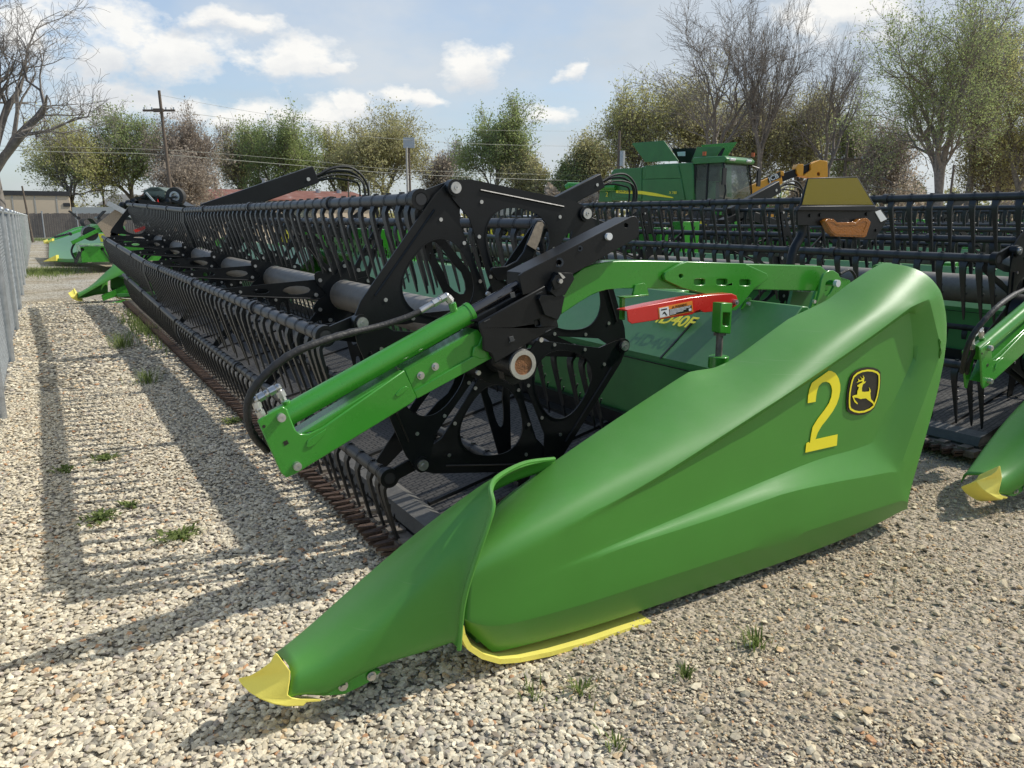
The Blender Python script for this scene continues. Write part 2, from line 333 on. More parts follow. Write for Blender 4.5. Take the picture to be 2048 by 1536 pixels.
# ------------------------------------------------------------------ THE GROUND
def ground():
    m, nt, p = newmat('gravel_ground'); L = nt.links
    tc = N(nt, 'ShaderNodeTexCoord')
    vo = N(nt, 'ShaderNodeTexVoronoi', Scale=38.0); L.new(tc.outputs['Object'], vo.inputs['Vector'])
    bw = N(nt, 'ShaderNodeRGBToBW'); L.new(vo.outputs['Color'], bw.inputs[0])
    stone = ramp(nt, bw.outputs[0], [(0.15, (0.16, 0.145, 0.12)), (0.45, (0.36, 0.335, 0.285)), (0.75, (0.56, 0.53, 0.46))])
    big = N(nt, 'ShaderNodeTexNoise', Scale=0.55, Detail=9.0, Roughness=0.65); L.new(tc.outputs['Object'], big.inputs['Vector'])
    dirt = ramp(nt, big.outputs['Fac'], [(0.40, (1, 1, 1)), (0.62, (0.72, 0.65, 0.54))])
    mu = N(nt, 'ShaderNodeMixRGB', blend_type='MULTIPLY'); mu.inputs[0].default_value = 1; L.new(stone, mu.inputs[1]); L.new(dirt, mu.inputs[2])
    sepx = N(nt, 'ShaderNodeSeparateXYZ'); L.new(tc.outputs['Object'], sepx.inputs[0]); fx = N(nt, 'ShaderNodeMapRange'); L.new(sepx.outputs['X'], fx.inputs[0]); fx.inputs[1].default_value = 0.8; fx.inputs[2].default_value = 2.0; fx.inputs[4].default_value = 0.75
    vf = N(nt, 'ShaderNodeTexVoronoi', Scale=260.0); L.new(tc.outputs['Object'], vf.inputs['Vector']); bf = N(nt, 'ShaderNodeRGBToBW'); L.new(vf.outputs['Color'], bf.inputs[0]); sand = ramp(nt, bf.outputs[0], [(0.1, (0.26, 0.205, 0.14)), (0.8, (0.54, 0.455, 0.34))])
    ms = N(nt, 'ShaderNodeMixRGB'); L.new(fx.outputs[0], ms.inputs[0]); L.new(mu.outputs[0], ms.inputs[1]); L.new(sand, ms.inputs[2]); mu = ms
    # mossy soil patches
    g = N(nt, 'ShaderNodeTexNoise', Scale=1.1, Detail=10.0, Roughness=0.75); L.new(tc.outputs['Object'], g.inputs['Vector'])
    gm = ramp(nt, g.outputs['Fac'], [(0.60, (0, 0, 0)), (0.70, (0.8, 0.8, 0.8))])
    mg = N(nt, 'ShaderNodeMixRGB'); L.new(gm, mg.inputs[0]); L.new(mu.outputs[0], mg.inputs[1]); mg.inputs[2].default_value = (0.17, 0.17, 0.085, 1)
    # far beyond the yard: grass and soil
    sep = N(nt, 'ShaderNodeSeparateXYZ'); L.new(tc.outputs['Object'], sep.inputs[0])
    ln = N(nt, 'ShaderNodeVectorMath', operation='LENGTH'); L.new(tc.outputs['Object'], ln.inputs[0])
    fr = N(nt, 'ShaderNodeMapRange'); L.new(ln.outputs['Value'], fr.inputs[0]); fr.inputs[1].default_value = 70; fr.inputs[2].default_value = 95
    mf = N(nt, 'ShaderNodeMixRGB'); L.new(fr.outputs[0], mf.inputs[0]); L.new(mg.outputs[0], mf.inputs[1]); mf.inputs[2].default_value = (0.12, 0.13, 0.06, 1)
    L.new(mf.outputs[0], p.inputs['Base Color']); p.inputs['Roughness'].default_value = 0.95; p.inputs['Specular IOR Level'].default_value = 0.2
    b = N(nt, 'ShaderNodeBump', Strength=0.9, Distance=0.02); L.new(vo.outputs['Distance'], b.inputs['Height']); b.invert = True; L.new(b.outputs[0], p.inputs['Normal'])
    n = 60; xs = np.sign(np.linspace(-1, 1, n)) * np.abs(np.linspace(-1, 1, n)) ** 3 * 900
    vs = [(x + 2, y + 5, -0.006) for y in xs for x in xs]; fs = [(j * n + i, j * n + i + 1, (j + 1) * n + i + 1, (j + 1) * n + i) for j in range(n - 1) for i in range(n - 1)]
    mb = MB(); mb.add(vs, fs); struct(mb.build('ground', m, recalc=False))
ground()

def gravel():
    rng = np.random.default_rng(5)
    t = (1 + 5 ** .5) / 2
    ico = np.array([(-1, t, 0), (1, t, 0), (-1, -t, 0), (1, -t, 0), (0, -1, t), (0, 1, t), (0, -1, -t), (0, 1, -t), (t, 0, -1), (t, 0, 1), (-t, 0, -1), (-t, 0, 1)], float); ico /= np.linalg.norm(ico[0])
    tri = np.array([(0, 11, 5), (0, 5, 1), (0, 1, 7), (0, 7, 10), (0, 10, 11), (1, 5, 9), (5, 11, 4), (11, 10, 2), (10, 7, 6), (7, 1, 8), (3, 9, 4), (3, 4, 2), (3, 2, 6), (3, 6, 8), (3, 8, 9), (4, 9, 5), (2, 4, 11), (6, 2, 10), (8, 6, 7), (9, 8, 1)])
    protos = []
    for k in range(14):
        v = ico * (1 + rng.uniform(-0.32, 0.32, (12, 1))); v[:, 2] *= rng.uniform(0.38, 0.62); v[:, 0] *= rng.uniform(1.0, 1.5)
        protos.append(v)
    protos = np.array(protos)
    zones = [  # x0,x1,y0,y1,density,size_lo,size_hi
        (-0.42, 1.35, 1.2, 4.2, 6000, 0.0050, 0.0155), (-0.42, 1.35, 4.2, 8.0, 3800, 0.006, 0.0145), (-0.42, 1.3, 8.0, 17.0, 650, 0.012, 0.022),
        (-1.6, -0.42, 0.3, 3.0, 700, 0.01, 0.02),
        (0.2, 2.2, 0.2, 1.25, 7500, 0.0045, 0.0125), (1.35, 7.5, 0.9, 2.9, 7000, 0.0030, 0.0095), (2.2, 4.6, 0.0, 0.95, 7000, 0.0032, 0.0100), (1.35, 7.0, 0.1, 2.8, 260, 0.010, 0.019)]
    P = []; S = []; ZN = []
    for zi, (x0, x1, y0, y1, dn, a, b) in enumerate(zones):
        n = int((x1 - x0) * (y1 - y0) * dn)
        x = rng.uniform(x0, x1, n); y = rng.uniform(y0, y1, n)
        s = a + (b - a) * rng.beta(1.5, 2.2, n)
        xr = x * RT.x + y * RT.y; yf = x * FW.x + y * FW.y
        dep = yf * cos(PIT) + EYE * sin(PIT); sx = 1024 + FPX * xr / dep; sy = 768 - FPX * (yf * sin(PIT) - EYE * cos(PIT)) / dep
        if zi == 2: keep = rng.uniform(0, 1, n) < np.clip((17.5 - y) / 7, 0, 1) ** 0.6
        else: keep = np.ones(n, bool)
        if zi >= 4: patch = np.sin(x * 3.1 + 1.3 * np.sin(y * 2.3)) * np.sin(y * 3.7 + x * 1.1); keep = rng.uniform(0, 1, n) < np.clip(0.72 - 0.38 * patch, 0.2, 1)
        if zi >= 4 and zi < 7: s = s * (1 - 0.30 * np.clip((x - 1.0) / 1.2, 0, 1))
        ok = keep & (yf > 0.3) & (sx > -350) & (sx < 2400) & (sy < 1800)
        P.append(np.stack([x, y, s * 0.12 + rng.uniform(-0.007, 0.003, n)], 1)[ok]); S.append(s[ok]); ZN.append(np.full(ok.sum(), zi))
    P = np.concatenate(P); S = np.concatenate(S); ZN = np.concatenate(ZN); n = len(P)
    pr = protos[rng.integers(0, 14, n)]
    a = rng.uniform(0, 2 * pi, n); ti = rng.normal(0, 0.24, n); tj = rng.normal(0, 0.24, n)
    ca, sa = np.cos(a), np.sin(a); z0 = np.zeros(n); o1 = np.ones(n)
    Rz = np.stack([np.stack([ca, -sa, z0], 1), np.stack([sa, ca, z0], 1), np.stack([z0, z0, o1], 1)], 1)
    Rx = np.stack([np.stack([o1, z0, z0], 1), np.stack([z0, np.cos(ti), -np.sin(ti)], 1), np.stack([z0, np.sin(ti), np.cos(ti)], 1)], 1)
    Ry = np.stack([np.stack([np.cos(tj), z0, np.sin(tj)], 1), np.stack([z0, o1, z0], 1), np.stack([-np.sin(tj), z0, np.cos(tj)], 1)], 1)
    R = Rz @ Rx @ Ry
    V = np.einsum('nij,nkj->nki', R, pr) * S[:, None, None] + P[:, None, :]
    V = V.reshape(-1, 3); Fc = (tri[None] + (np.arange(n) * 12)[:, None, None]).reshape(-1, 3)
    me = bpy.data.meshes.new('gravel'); me.vertices.add(len(V)); me.vertices.foreach_set('co', V.astype(np.float32).ravel())
    me.loops.add(Fc.size); me.loops.foreach_set('vertex_index', Fc.astype(np.int32).ravel()); me.polygons.add(len(Fc))
    me.polygons.foreach_set('loop_start', np.arange(0, Fc.size, 3, dtype=np.int32)); me.polygons.foreach_set('use_smooth', np.zeros(len(Fc), dtype=bool)); me.update(calc_edges=True)
    pal = np.array([(0.55, 0.52, 0.45), (0.49, 0.455, 0.385), (0.42, 0.385, 0.32), (0.36, 0.34, 0.30), (0.28, 0.265, 0.24), (0.40, 0.24, 0.15), (0.34, 0.31, 0.29), (0.46, 0.36, 0.25), (0.19, 0.175, 0.155)])
    w1 = np.array([.26, .25, .18, .10, .06, .014, .06, .04, .036]); w2 = np.array([.14, .17, .20, .13, .11, .022, .09, .08, .058])
    idx = np.where(ZN >= 4, rng.choice(9, n, p=w2 / w2.sum()), rng.choice(9, n, p=w1 / w1.sum()))
    col = pal[idx] * rng.uniform(0.82, 1.18, (n, 1)) * np.where(ZN >= 5, 1.36, 1.34)[:, None] * np.array([0.97, 0.925, 0.83]) * (1 - np.clip((P[:, 0:1] - 1.0) / 1.2, 0, 1) * np.array([[0.02, 0.07, 0.17]]))
    ca_ = np.concatenate([np.clip(col, 0, 1), np.ones((n, 1))], 1).repeat(12, 0)
    at_ = me.color_attributes.new('col', 'FLOAT_COLOR', 'POINT'); at_.data.foreach_set('color', ca_.astype(np.float32).ravel())
    m, nt, p = newmat('limestone_chip'); L = nt.links
    A = N(nt, 'ShaderNodeAttribute', attribute_name='col'); tc = N(nt, 'ShaderNodeTexCoord'); nz = N(nt, 'ShaderNodeTexNoise', Scale=90.0, Detail=5.0); L.new(tc.outputs['Object'], nz.inputs['Vector'])
    v = ramp(nt, nz.outputs['Fac'], [(0.3, (0.78, 0.77, 0.75)), (0.7, (1.12, 1.12, 1.12))]); mx = N(nt, 'ShaderNodeMixRGB', blend_type='MULTIPLY'); mx.inputs[0].default_value = 1
    L.new(A.outputs['Color'], mx.inputs[1]); L.new(v, mx.inputs[2]); L.new(mx.outputs[0], p.inputs['Base Color']); p.inputs['Roughness'].default_value = 0.85; p.inputs['Specular IOR Level'].default_value = 0.25
    me.materials.append(m); o = link('gravel', me); stuff(o); o['label'] = 'loose pale crushed limestone gravel'
    print('stones', n)
gravel()
#PART2
# ------------------------------------------------------------------ HEADERS (draper headers, 12.2 m wide, lying in rows)
Y0, Y1, YM = 3.1, 15.4, 9.3           # reel from near end to far end, hinged in the middle
RCX, RCZ, RR = 1.83, 1.01, 0.715
def wing(v):                           # the far half hangs a little higher
    return (v[0], v[1], v[2] + (v[1] - YM) * 0.0245) if v[1] > YM else v
def catmull(pts, n=6):
    out = []; k = len(pts)
    for i in range(k - 1):
        p0, p1, p2, p3 = (Vector(pts[max(i - 1, 0)]), Vector(pts[i]), Vector(pts[i + 1]), Vector(pts[min(i + 2, k - 1)]))
        for j in range(n):
            t = j / n; out.append(0.5 * ((2 * p1) + (p2 - p0) * t + (2 * p0 - 5 * p1 + 4 * p2 - p3) * t * t + (3 * p1 - p0 - 3 * p2 + p3) * t ** 3))
    out.append(Vector(pts[-1])); return out
def mirror_mesh(me, name):
    m = me.copy(); m.name = name
    for v in m.vertices: v.co.y = 18.5 - v.co.y
    m.flip_normals(); return m

# ---- shield: control net given as photograph columns; each point has its own real depth
def net_mesh(rows, cols_pts, crease=None, lv=2, name='end_shield', mat='shield', extra=None, thick=0.006):
    nr = rows; nc = len(cols_pts) // rows
    return None
def shield_mesh():
    A = lambda x, y, Y: at(x, y, Y=Y)
    OUT = 2.055; FL = 2.115
    def col(r0, r1, r2, r3, f4, f5, f6, l7, c8, b9, w=0.30, d=0.0, yo=OUT):
        # r0 inner top, r1 mid top, r2 ridge, r3 lip top, f4 floor top, f5 floor mid, f6 floor bottom, l7 lip bottom, c8 lower crease, b9 bottom
        return [A(*r0, OUT + w), A(*r1, OUT + w * 0.5), A(*r2, yo + 0.045), A(*r3, yo + 0.004), A(*f4, yo + d), A(*f5, yo + d), A(*f6, yo + d), A(*l7, yo), A(*c8, yo), A(*b9, yo + 0.05)]
    cols = [
        col((955, 1045), (950, 1075), (942, 1105), (938, 1140), (934, 1165), (932, 1190), (930, 1210), (930, 1225), (929, 1240), (930, 1256), w=0.33, yo=2.075),
        col((1005, 997), (1000, 1035), (990, 1075), (985, 1112), (982, 1140), (980, 1165), (980, 1190), (980, 1215), (980, 1258), (985, 1306), w=0.33, yo=2.065),
        col((1059, 957), (1059, 1000), (1059, 1040), (1059, 1080), (1059, 1110), (1059, 1132), (1059, 1154), (1059, 1172), (1059, 1240), (1059, 1289), w=0.33),
        col((1181, 872), (1181, 930), (1181, 976), (1181, 1030), (1181, 1040), (1181, 1075), (1181, 1110), (1181, 1116), (1181, 1206), (1181, 1255), w=0.32, d=0.004),
        col((1291, 799), (1297, 868), (1300, 920), (1300, 966), (1300, 973), (1300, 1015), (1300, 1058), (1300, 1076), (1300, 1166), (1300, 1216), w=0.32, d=0.022),
        col((1378, 743), (1400, 800), (1420, 858), (1428, 883), (1428, 888), (1436, 950), (1446, 998), (1446, 1031), (1430, 1124), (1430, 1170), w=0.30, d=0.038),
        col((1447, 733), (1490, 765), (1540, 780), (1556, 801), (1556, 806), (1550, 888), (1548, 954), (1560, 987), (1556, 1082), (1556, 1128), w=0.28, d=0.056),
        col((1577, 637), (1612, 668), (1645, 700), (1665, 727), (1665, 732), (1655, 835), (1645, 914), (1665, 965), (1665, 1046), (1665, 1088), w=0.28, d=0.056),
        col((1655, 600), (1695, 625), (1728, 637), (1756, 664), (1756, 669), (1735, 790), (1700, 903), (1735, 953), (1750, 1019), (1755, 1049), w=0.27, d=0.056),
        col((1694, 570), (1745, 578), (1790, 598), (1822, 614), (1820, 622), (1829, 713), (1750, 884), (1782, 944), (1795, 1005), (1795, 1026), w=0.26, d=0.048),
        col((1740, 538), (1786, 552), (1828, 570), (1858, 598), (1860, 603), (1884, 703), (1800, 932), (1800, 945), (1806, 1001), (1806, 1021), w=0.25),
        col((1768, 525), (1815, 530), (1858, 546), (1882, 578), (1888, 592), (1906, 692), (1826, 968), (1820, 992), (1817, 1006), (1816, 1018), w=0.24, yo=2.065)]
    # turn of the rear edge, going round towards the inside
    last = cols[-1]; cols.append([p + Vector((0.012, 0.05 if i > 1 else 0.01, -0.004)) for i, p in enumerate(last)]); cols.append([p + Vector((-0.02, 0.22 if i > 1 else 0.04, -0.02)) for i, p in enumerate(last)])
    # inner flange under the top edge and lip under the bottom
    cols = [[c[0] + Vector((0.0, 0.012, -0.14)), c[0] + Vector((0, 0.012, -0.02))] + c + [c[-1] + Vector((0, 0.05, -0.004))] for c in cols]
    nr = len(cols[0]); vs = [p for c in cols for p in c]; fs = [(i * nr + j, i * nr + j + 1, (i + 1) * nr + j + 1, (i + 1) * nr + j) for i in range(len(cols) - 1) for j in range(nr - 1)]
    me = bpy.data.meshes.new('end_shield'); me.from_pydata([tuple(v) for v in vs], [], fs); me.materials.append(M['shield'])
    b = bmesh.new(); b.from_mesh(me); bmesh.ops.recalc_face_normals(b, faces=b.faces); b.verts.ensure_lookup_table(); b.edges.ensure_lookup_table()
    cl = b.edges.layers.float.new('crease_edge')
    def cr(i, j, k, l, w):
        e = b.edges.get((b.verts[i * nr + j], b.verts[k * nr + l]))
        if e: e[cl] = w
    for i in range(2, 10):
        ww = min(1.0, 0.35 + 0.2 * (i - 2))
        if i < 9: cr(i, 6, i + 1, 6, ww); cr(i, 8, i + 1, 8, ww)
        cr(i, 5, i + 1, 5, ww if i < 9 else 1.0); cr(i, 9, i + 1, 9, ww)
    for i in range(0, len(cols) - 1): cr(i, 10, i + 1, 10, 0.95); cr(i, 2, i + 1, 2, 1.0); cr(i, 11, i + 1, 11, 1.0)
    for j in (6, 7): cr(9, j, 9, j + 1, 1.0)
    for j in (5, 6, 7, 8): cr(10, j, 10, j + 1, 1.0)
    for j in range(2, 11): cr(11, j, 11, j + 1, 0.45)
    vl = b.verts.layers.float.new('crease_vert')
    for (i, j) in ((1, 11), (5, 2), (6, 2), (7, 2), (8, 2), (9, 2), (11, 2), (11, 11)): b.verts[i * nr + j][vl] = 0.7
    for (i, j) in ((9, 6), (9, 8), (10, 5), (10, 9), (9, 7), (10, 7), (9, 5), (9, 9)): b.verts[i * nr + j][vl] = 0.8
    if b.faces[40].normal.y > 0: bmesh.ops.reverse_faces(b, faces=b.faces)
    b.to_mesh(me); b.free(); me.polygons.foreach_set('use_smooth', [True] * len(me.polygons)); return me
CONE = [  # columns from the toe to the rim, 9 rows from the bottom over the ridge to the inner top
    ([(576, 1398), (580, 1374), (582, 1355), (581, 1341), (576, 1328), (570, 1320), (563, 1313), (557, 1308), (551, 1304)], [2.145, 2.145, 2.15, 2.165, 2.19, 2.22, 2.26, 2.30, 2.335]),
    ([(648, 1399), (651, 1368), (652, 1340), (650, 1318), (645, 1300), (638, 1284), (630, 1270), (624, 1258), (618, 1246)], [2.13, 2.125, 2.13, 2.145, 2.175, 2.21, 2.25, 2.30, 2.35]),
    ([(761, 1342), (762, 1300), (764, 1262), (764, 1232), (760, 1210), (752, 1192), (742, 1175), (735, 1160), (728, 1146)], [2.10, 2.09, 2.09, 2.105, 2.14, 2.18, 2.24, 2.31, 2.37]),
    ([(850, 1322), (856, 1240), (864, 1170), (872, 1115), (876, 1080), (874, 1058), (868, 1046), (862, 1042), (857, 1040)], [2.075, 2.06, 2.055, 2.07, 2.10, 2.145, 2.21, 2.29, 2.38]),
    ([(893, 1307), (901, 1217), (918, 1132), (934, 1070), (944, 1022), (950, 992), (962, 968), (985, 950), (1010, 938)], [2.07, 2.045, 2.035, 2.05, 2.08, 2.13, 2.20, 2.30, 2.38]),
    ([(912, 1301), (921, 1208), (944, 1124), (967, 1058), (980, 1012), (976, 976), (994, 952), (1040, 930), (1095, 919)], [2.045, 2.02, 2.01, 2.01, 2.02, 2.06, 2.14, 2.28, 2.37]),
    ([(918, 1299), (927, 1206), (951, 1122), (974, 1056), (986, 1012), (981, 975), (999, 951), (1050, 926), (1108, 918)], [2.035, 2.005, 1.995, 1.995, 2.005, 2.05, 2.14, 2.28, 2.38])]
def cone_mesh():
    cols = [[at(*p, Y=y) for p, y in zip(*c)] for c in CONE]
    cols = [[c[0] + Vector((0, 0.10, 0.002))] + c + [c[-1] + Vector((0.004, 0.012, -0.05))] for c in cols]
    nr = len(cols[0]); vs = [p for c in cols for p in c]; fs = [(i * nr + j, i * nr + j + 1, (i + 1) * nr + j + 1, (i + 1) * nr + j) for i in range(len(cols) - 1) for j in range(nr - 1)]
    me = bpy.data.meshes.new('divider_cone'); me.from_pydata([tuple(v) for v in vs], [], fs); me.materials.append(M['shield'])
    b = bmesh.new(); b.from_mesh(me); bmesh.ops.recalc_face_normals(b, faces=b.faces)
    b.verts.ensure_lookup_table(); vl = b.verts.layers.float.new('crease_vert')
    for k in (0, 1, 5, 9, 10): b.verts[k][vl] = 0.9
    b.verts[nr + 1][vl] = 0.5; b.verts[6 * nr + 1][vl] = 0.8; b.verts[6 * nr + 9][vl] = 0.8
    b.faces.ensure_lookup_table()
    if b.faces[13].normal.y > 0: bmesh.ops.reverse_faces(b, faces=b.faces)
    b.to_mesh(me); b.free(); me.polygons.foreach_set('use_smooth', [True] * len(me.polygons)); return me
def tip_mesh():
    out = [(476, 1359), (479, 1356), (500, 1351), (518, 1341), (534, 1329), (541, 1324), (546, 1313), (551, 1305), (556, 1308), (569, 1326), (581, 1342), (580, 1362), (576, 1390), (584, 1395), (602, 1398), (643, 1398), (642, 1403), (613, 1405), (608, 1412), (572, 1413), (545, 1408), (520, 1398), (498, 1384), (484, 1370)]
    mb = MB(); F = [at(x, y, Y=2.135 + 0.055 * max(0, (560 - x) / 84) ** 1.5) for x, y in out]; n = len(F)
    c = sum(F, Vector()) / n; B = [c + (p - c) * 0.80 + Vector((0.01, 0.10, -0.062)) for p, q in zip(F, out)]; B = [Vector((p.x, p.y, max(p.z, 0.012))) for p in B]
    mb.add(F + B, [tuple(t) for t in tessellate_polygon([F])] + [tuple(i_ + n for i_ in reversed(t)) for t in tessellate_polygon([F])] + [(k, (k + 1) % n, (k + 1) % n + n, k + n) for k in range(n)])
    return mb.build('nose_tip', 'yellow', sharp=40, data_only=True)
SHIELD = shield_mesh(); CONEM = cone_mesh(); TIPM = tip_mesh()
def skid_mesh():
    mb = MB(); path = [(922, 1255), (925, 1272), (938, 1297), (965, 1315), (1000, 1325), (1040, 1322), (1100, 1310), (1180, 1288), (1250, 1264), (1302, 1248)]
    P = [at(*p, Y=2.075) for p in path]; P[0].x -= 0.0
    for i in range(len(P) - 1):
        a, b_ = P[i], P[i + 1]; t = (b_ - a).normalized(); n = Vector((-t.z, 0, t.x))
        mb.frame(a - n * 0.006, (b_ - a) * 1.01, (0, 0.16, 0), n * 0.018)
    return mb.build('skid_shoe', 'yellow', sharp=50, data_only=True)
SKIDM = skid_mesh()

def mods(o, thick=0.007, lv=2, bev=0.0):
    s = o.modifiers.new('sub', 'SUBSURF'); s.levels = lv; s.render_levels = lv
    if bev:
        b = o.modifiers.new('bevel', 'BEVEL'); b.width = bev; b.segments = 3; b.limit_method = 'ANGLE'; b.angle_limit = radians(16); b.use_clamp_overlap = True
    t = o.modifiers.new('solid', 'SOLIDIFY'); t.thickness = thick; t.offset = -1
    return o

# ---- tines
def tine_mesh(detail=True):
    mb = MB(); n = 7
    path = [(0.0, -0.015), (-0.022, -0.055), (-0.010, -0.12), (0.012, -0.20), (0.036, -0.285), (0.060, -0.37), (0.070, -0.415)]
    wd = [0.054, 0.043, 0.036, 0.029, 0.023, 0.016, 0.008]; th = [0.022, 0.015, 0.014, 0.013, 0.011, 0.010, 0.007]
    if not detail: path = path[::2]; wd = wd[::2]; th = th[::2]
    P = catmull([(x, 0, z) for x, z in path], 2) if detail else [Vector((x, 0, z)) for x, z in path]
    k = len(P); vs = []
    for i, p in enumerate(P):
        f = i / (k - 1) * (len(wd) - 1); a = int(min(f, len(wd) - 2)); r = f - a; w = wd[a] * (1 - r) + wd[a + 1] * r; h = th[a] * (1 - r) + th[a + 1] * r
        t = (P[min(i + 1, k - 1)] - P[max(i - 1, 0)]).normalized(); nn = Vector((-t.z, 0, t.x))
        vs += [p - nn * h / 2 + Vector((0, -w / 2, 0)), p - nn * h / 2 + Vector((0, w / 2, 0)), p + nn * h / 2 + Vector((0, w / 2, 0)), p + nn * h / 2 + Vector((0, -w / 2, 0))]
    fs = [(i * 4 + j, i * 4 + (j + 1) % 4, (i + 1) * 4 + (j + 1) % 4, (i + 1) * 4 + j) for i in range(k - 1) for j in range(4)] + [(0, 3, 2, 1), ((k - 1) * 4, (k - 1) * 4 + 1, (k - 1) * 4 + 2, (k - 1) * 4 + 3)]
    mb.add(vs, fs)
    if detail:
        mb.tube([(0, -0.020, 0), (0, 0.020, 0)], 0.0302, 12); mb.tube([(0, -0.006, 0), (0, 0.006, 0)], 0.0318, 12); mb.bx(-0.010, 0.010, -0.010, 0.010, 0.028, 0.036)
        for q in range(4):  # small webs on the back of the tine
            z = -0.08 - 0.05 * q; x = -0.030 + 0.021 * q; mb.beam((x + 0.014, -0.012, z), (x + 0.024, 0.012, z - 0.03), 0.006, 0.006)
    return mb
TINE = tine_mesh(True).build('tine', 'plastic', sharp=50, data_only=True)
TSIMPLE = tine_mesh(False)

def seg_outline(a0, a1, R, cx, cz, inner, Y):
    """one plate of the six-sided reel end: chord between two corner pins, feet towards the hub"""
    def pt(a, r): return Vector((cx + r * cos(a), Y, cz + r * sin(a)))
    out = []; am = (a0 + a1) / 2; D = Vector((cos(am), 0, sin(am))); T = Vector((-sin(am), 0, cos(am))); c = Vector((cx, Y, cz))
    half = R * sin(pi / 6); ap = R * cos(pi / 6)
    P = lambda t, d: c + T * t + D * d
    rs = [(half - 0.075, ap + 0.05), (half - 0.01, ap + 0.035), (half + 0.026, ap - 0.015), (half - 0.005, ap - 0.05), (0.262, 0.50), (0.208, 0.40), (0.128, 0.25), (0.078, 0.16)]
    o = [P(-x, d) for x, d in reversed(rs)] + [P(x, d) for x, d in rs]
    hs = [(0.055, .583), (.105, .568), (.148, .535), (.172, .485), (.172, .43), (.152, .37), (.115, .305), (.065, .258)]
    h = [P(0, .587)] + [P(x, d) for x, d in hs] + [P(0, .24)] + [P(-x, d) for x, d in reversed(hs)]
    h = catmull(h + [h[0]], 3)[:-1]
    rib = (P(-half + 0.13, ap + 0.012), P(half - 0.13, ap + 0.012))
    return o, h, rib, [P(-half * 0.60, ap * 0.94), P(half * 0.60, ap * 0.94), P(-0.205, 0.43), P(0.205, 0.43), P(-0.12, 0.26), P(0.12, 0.26)]

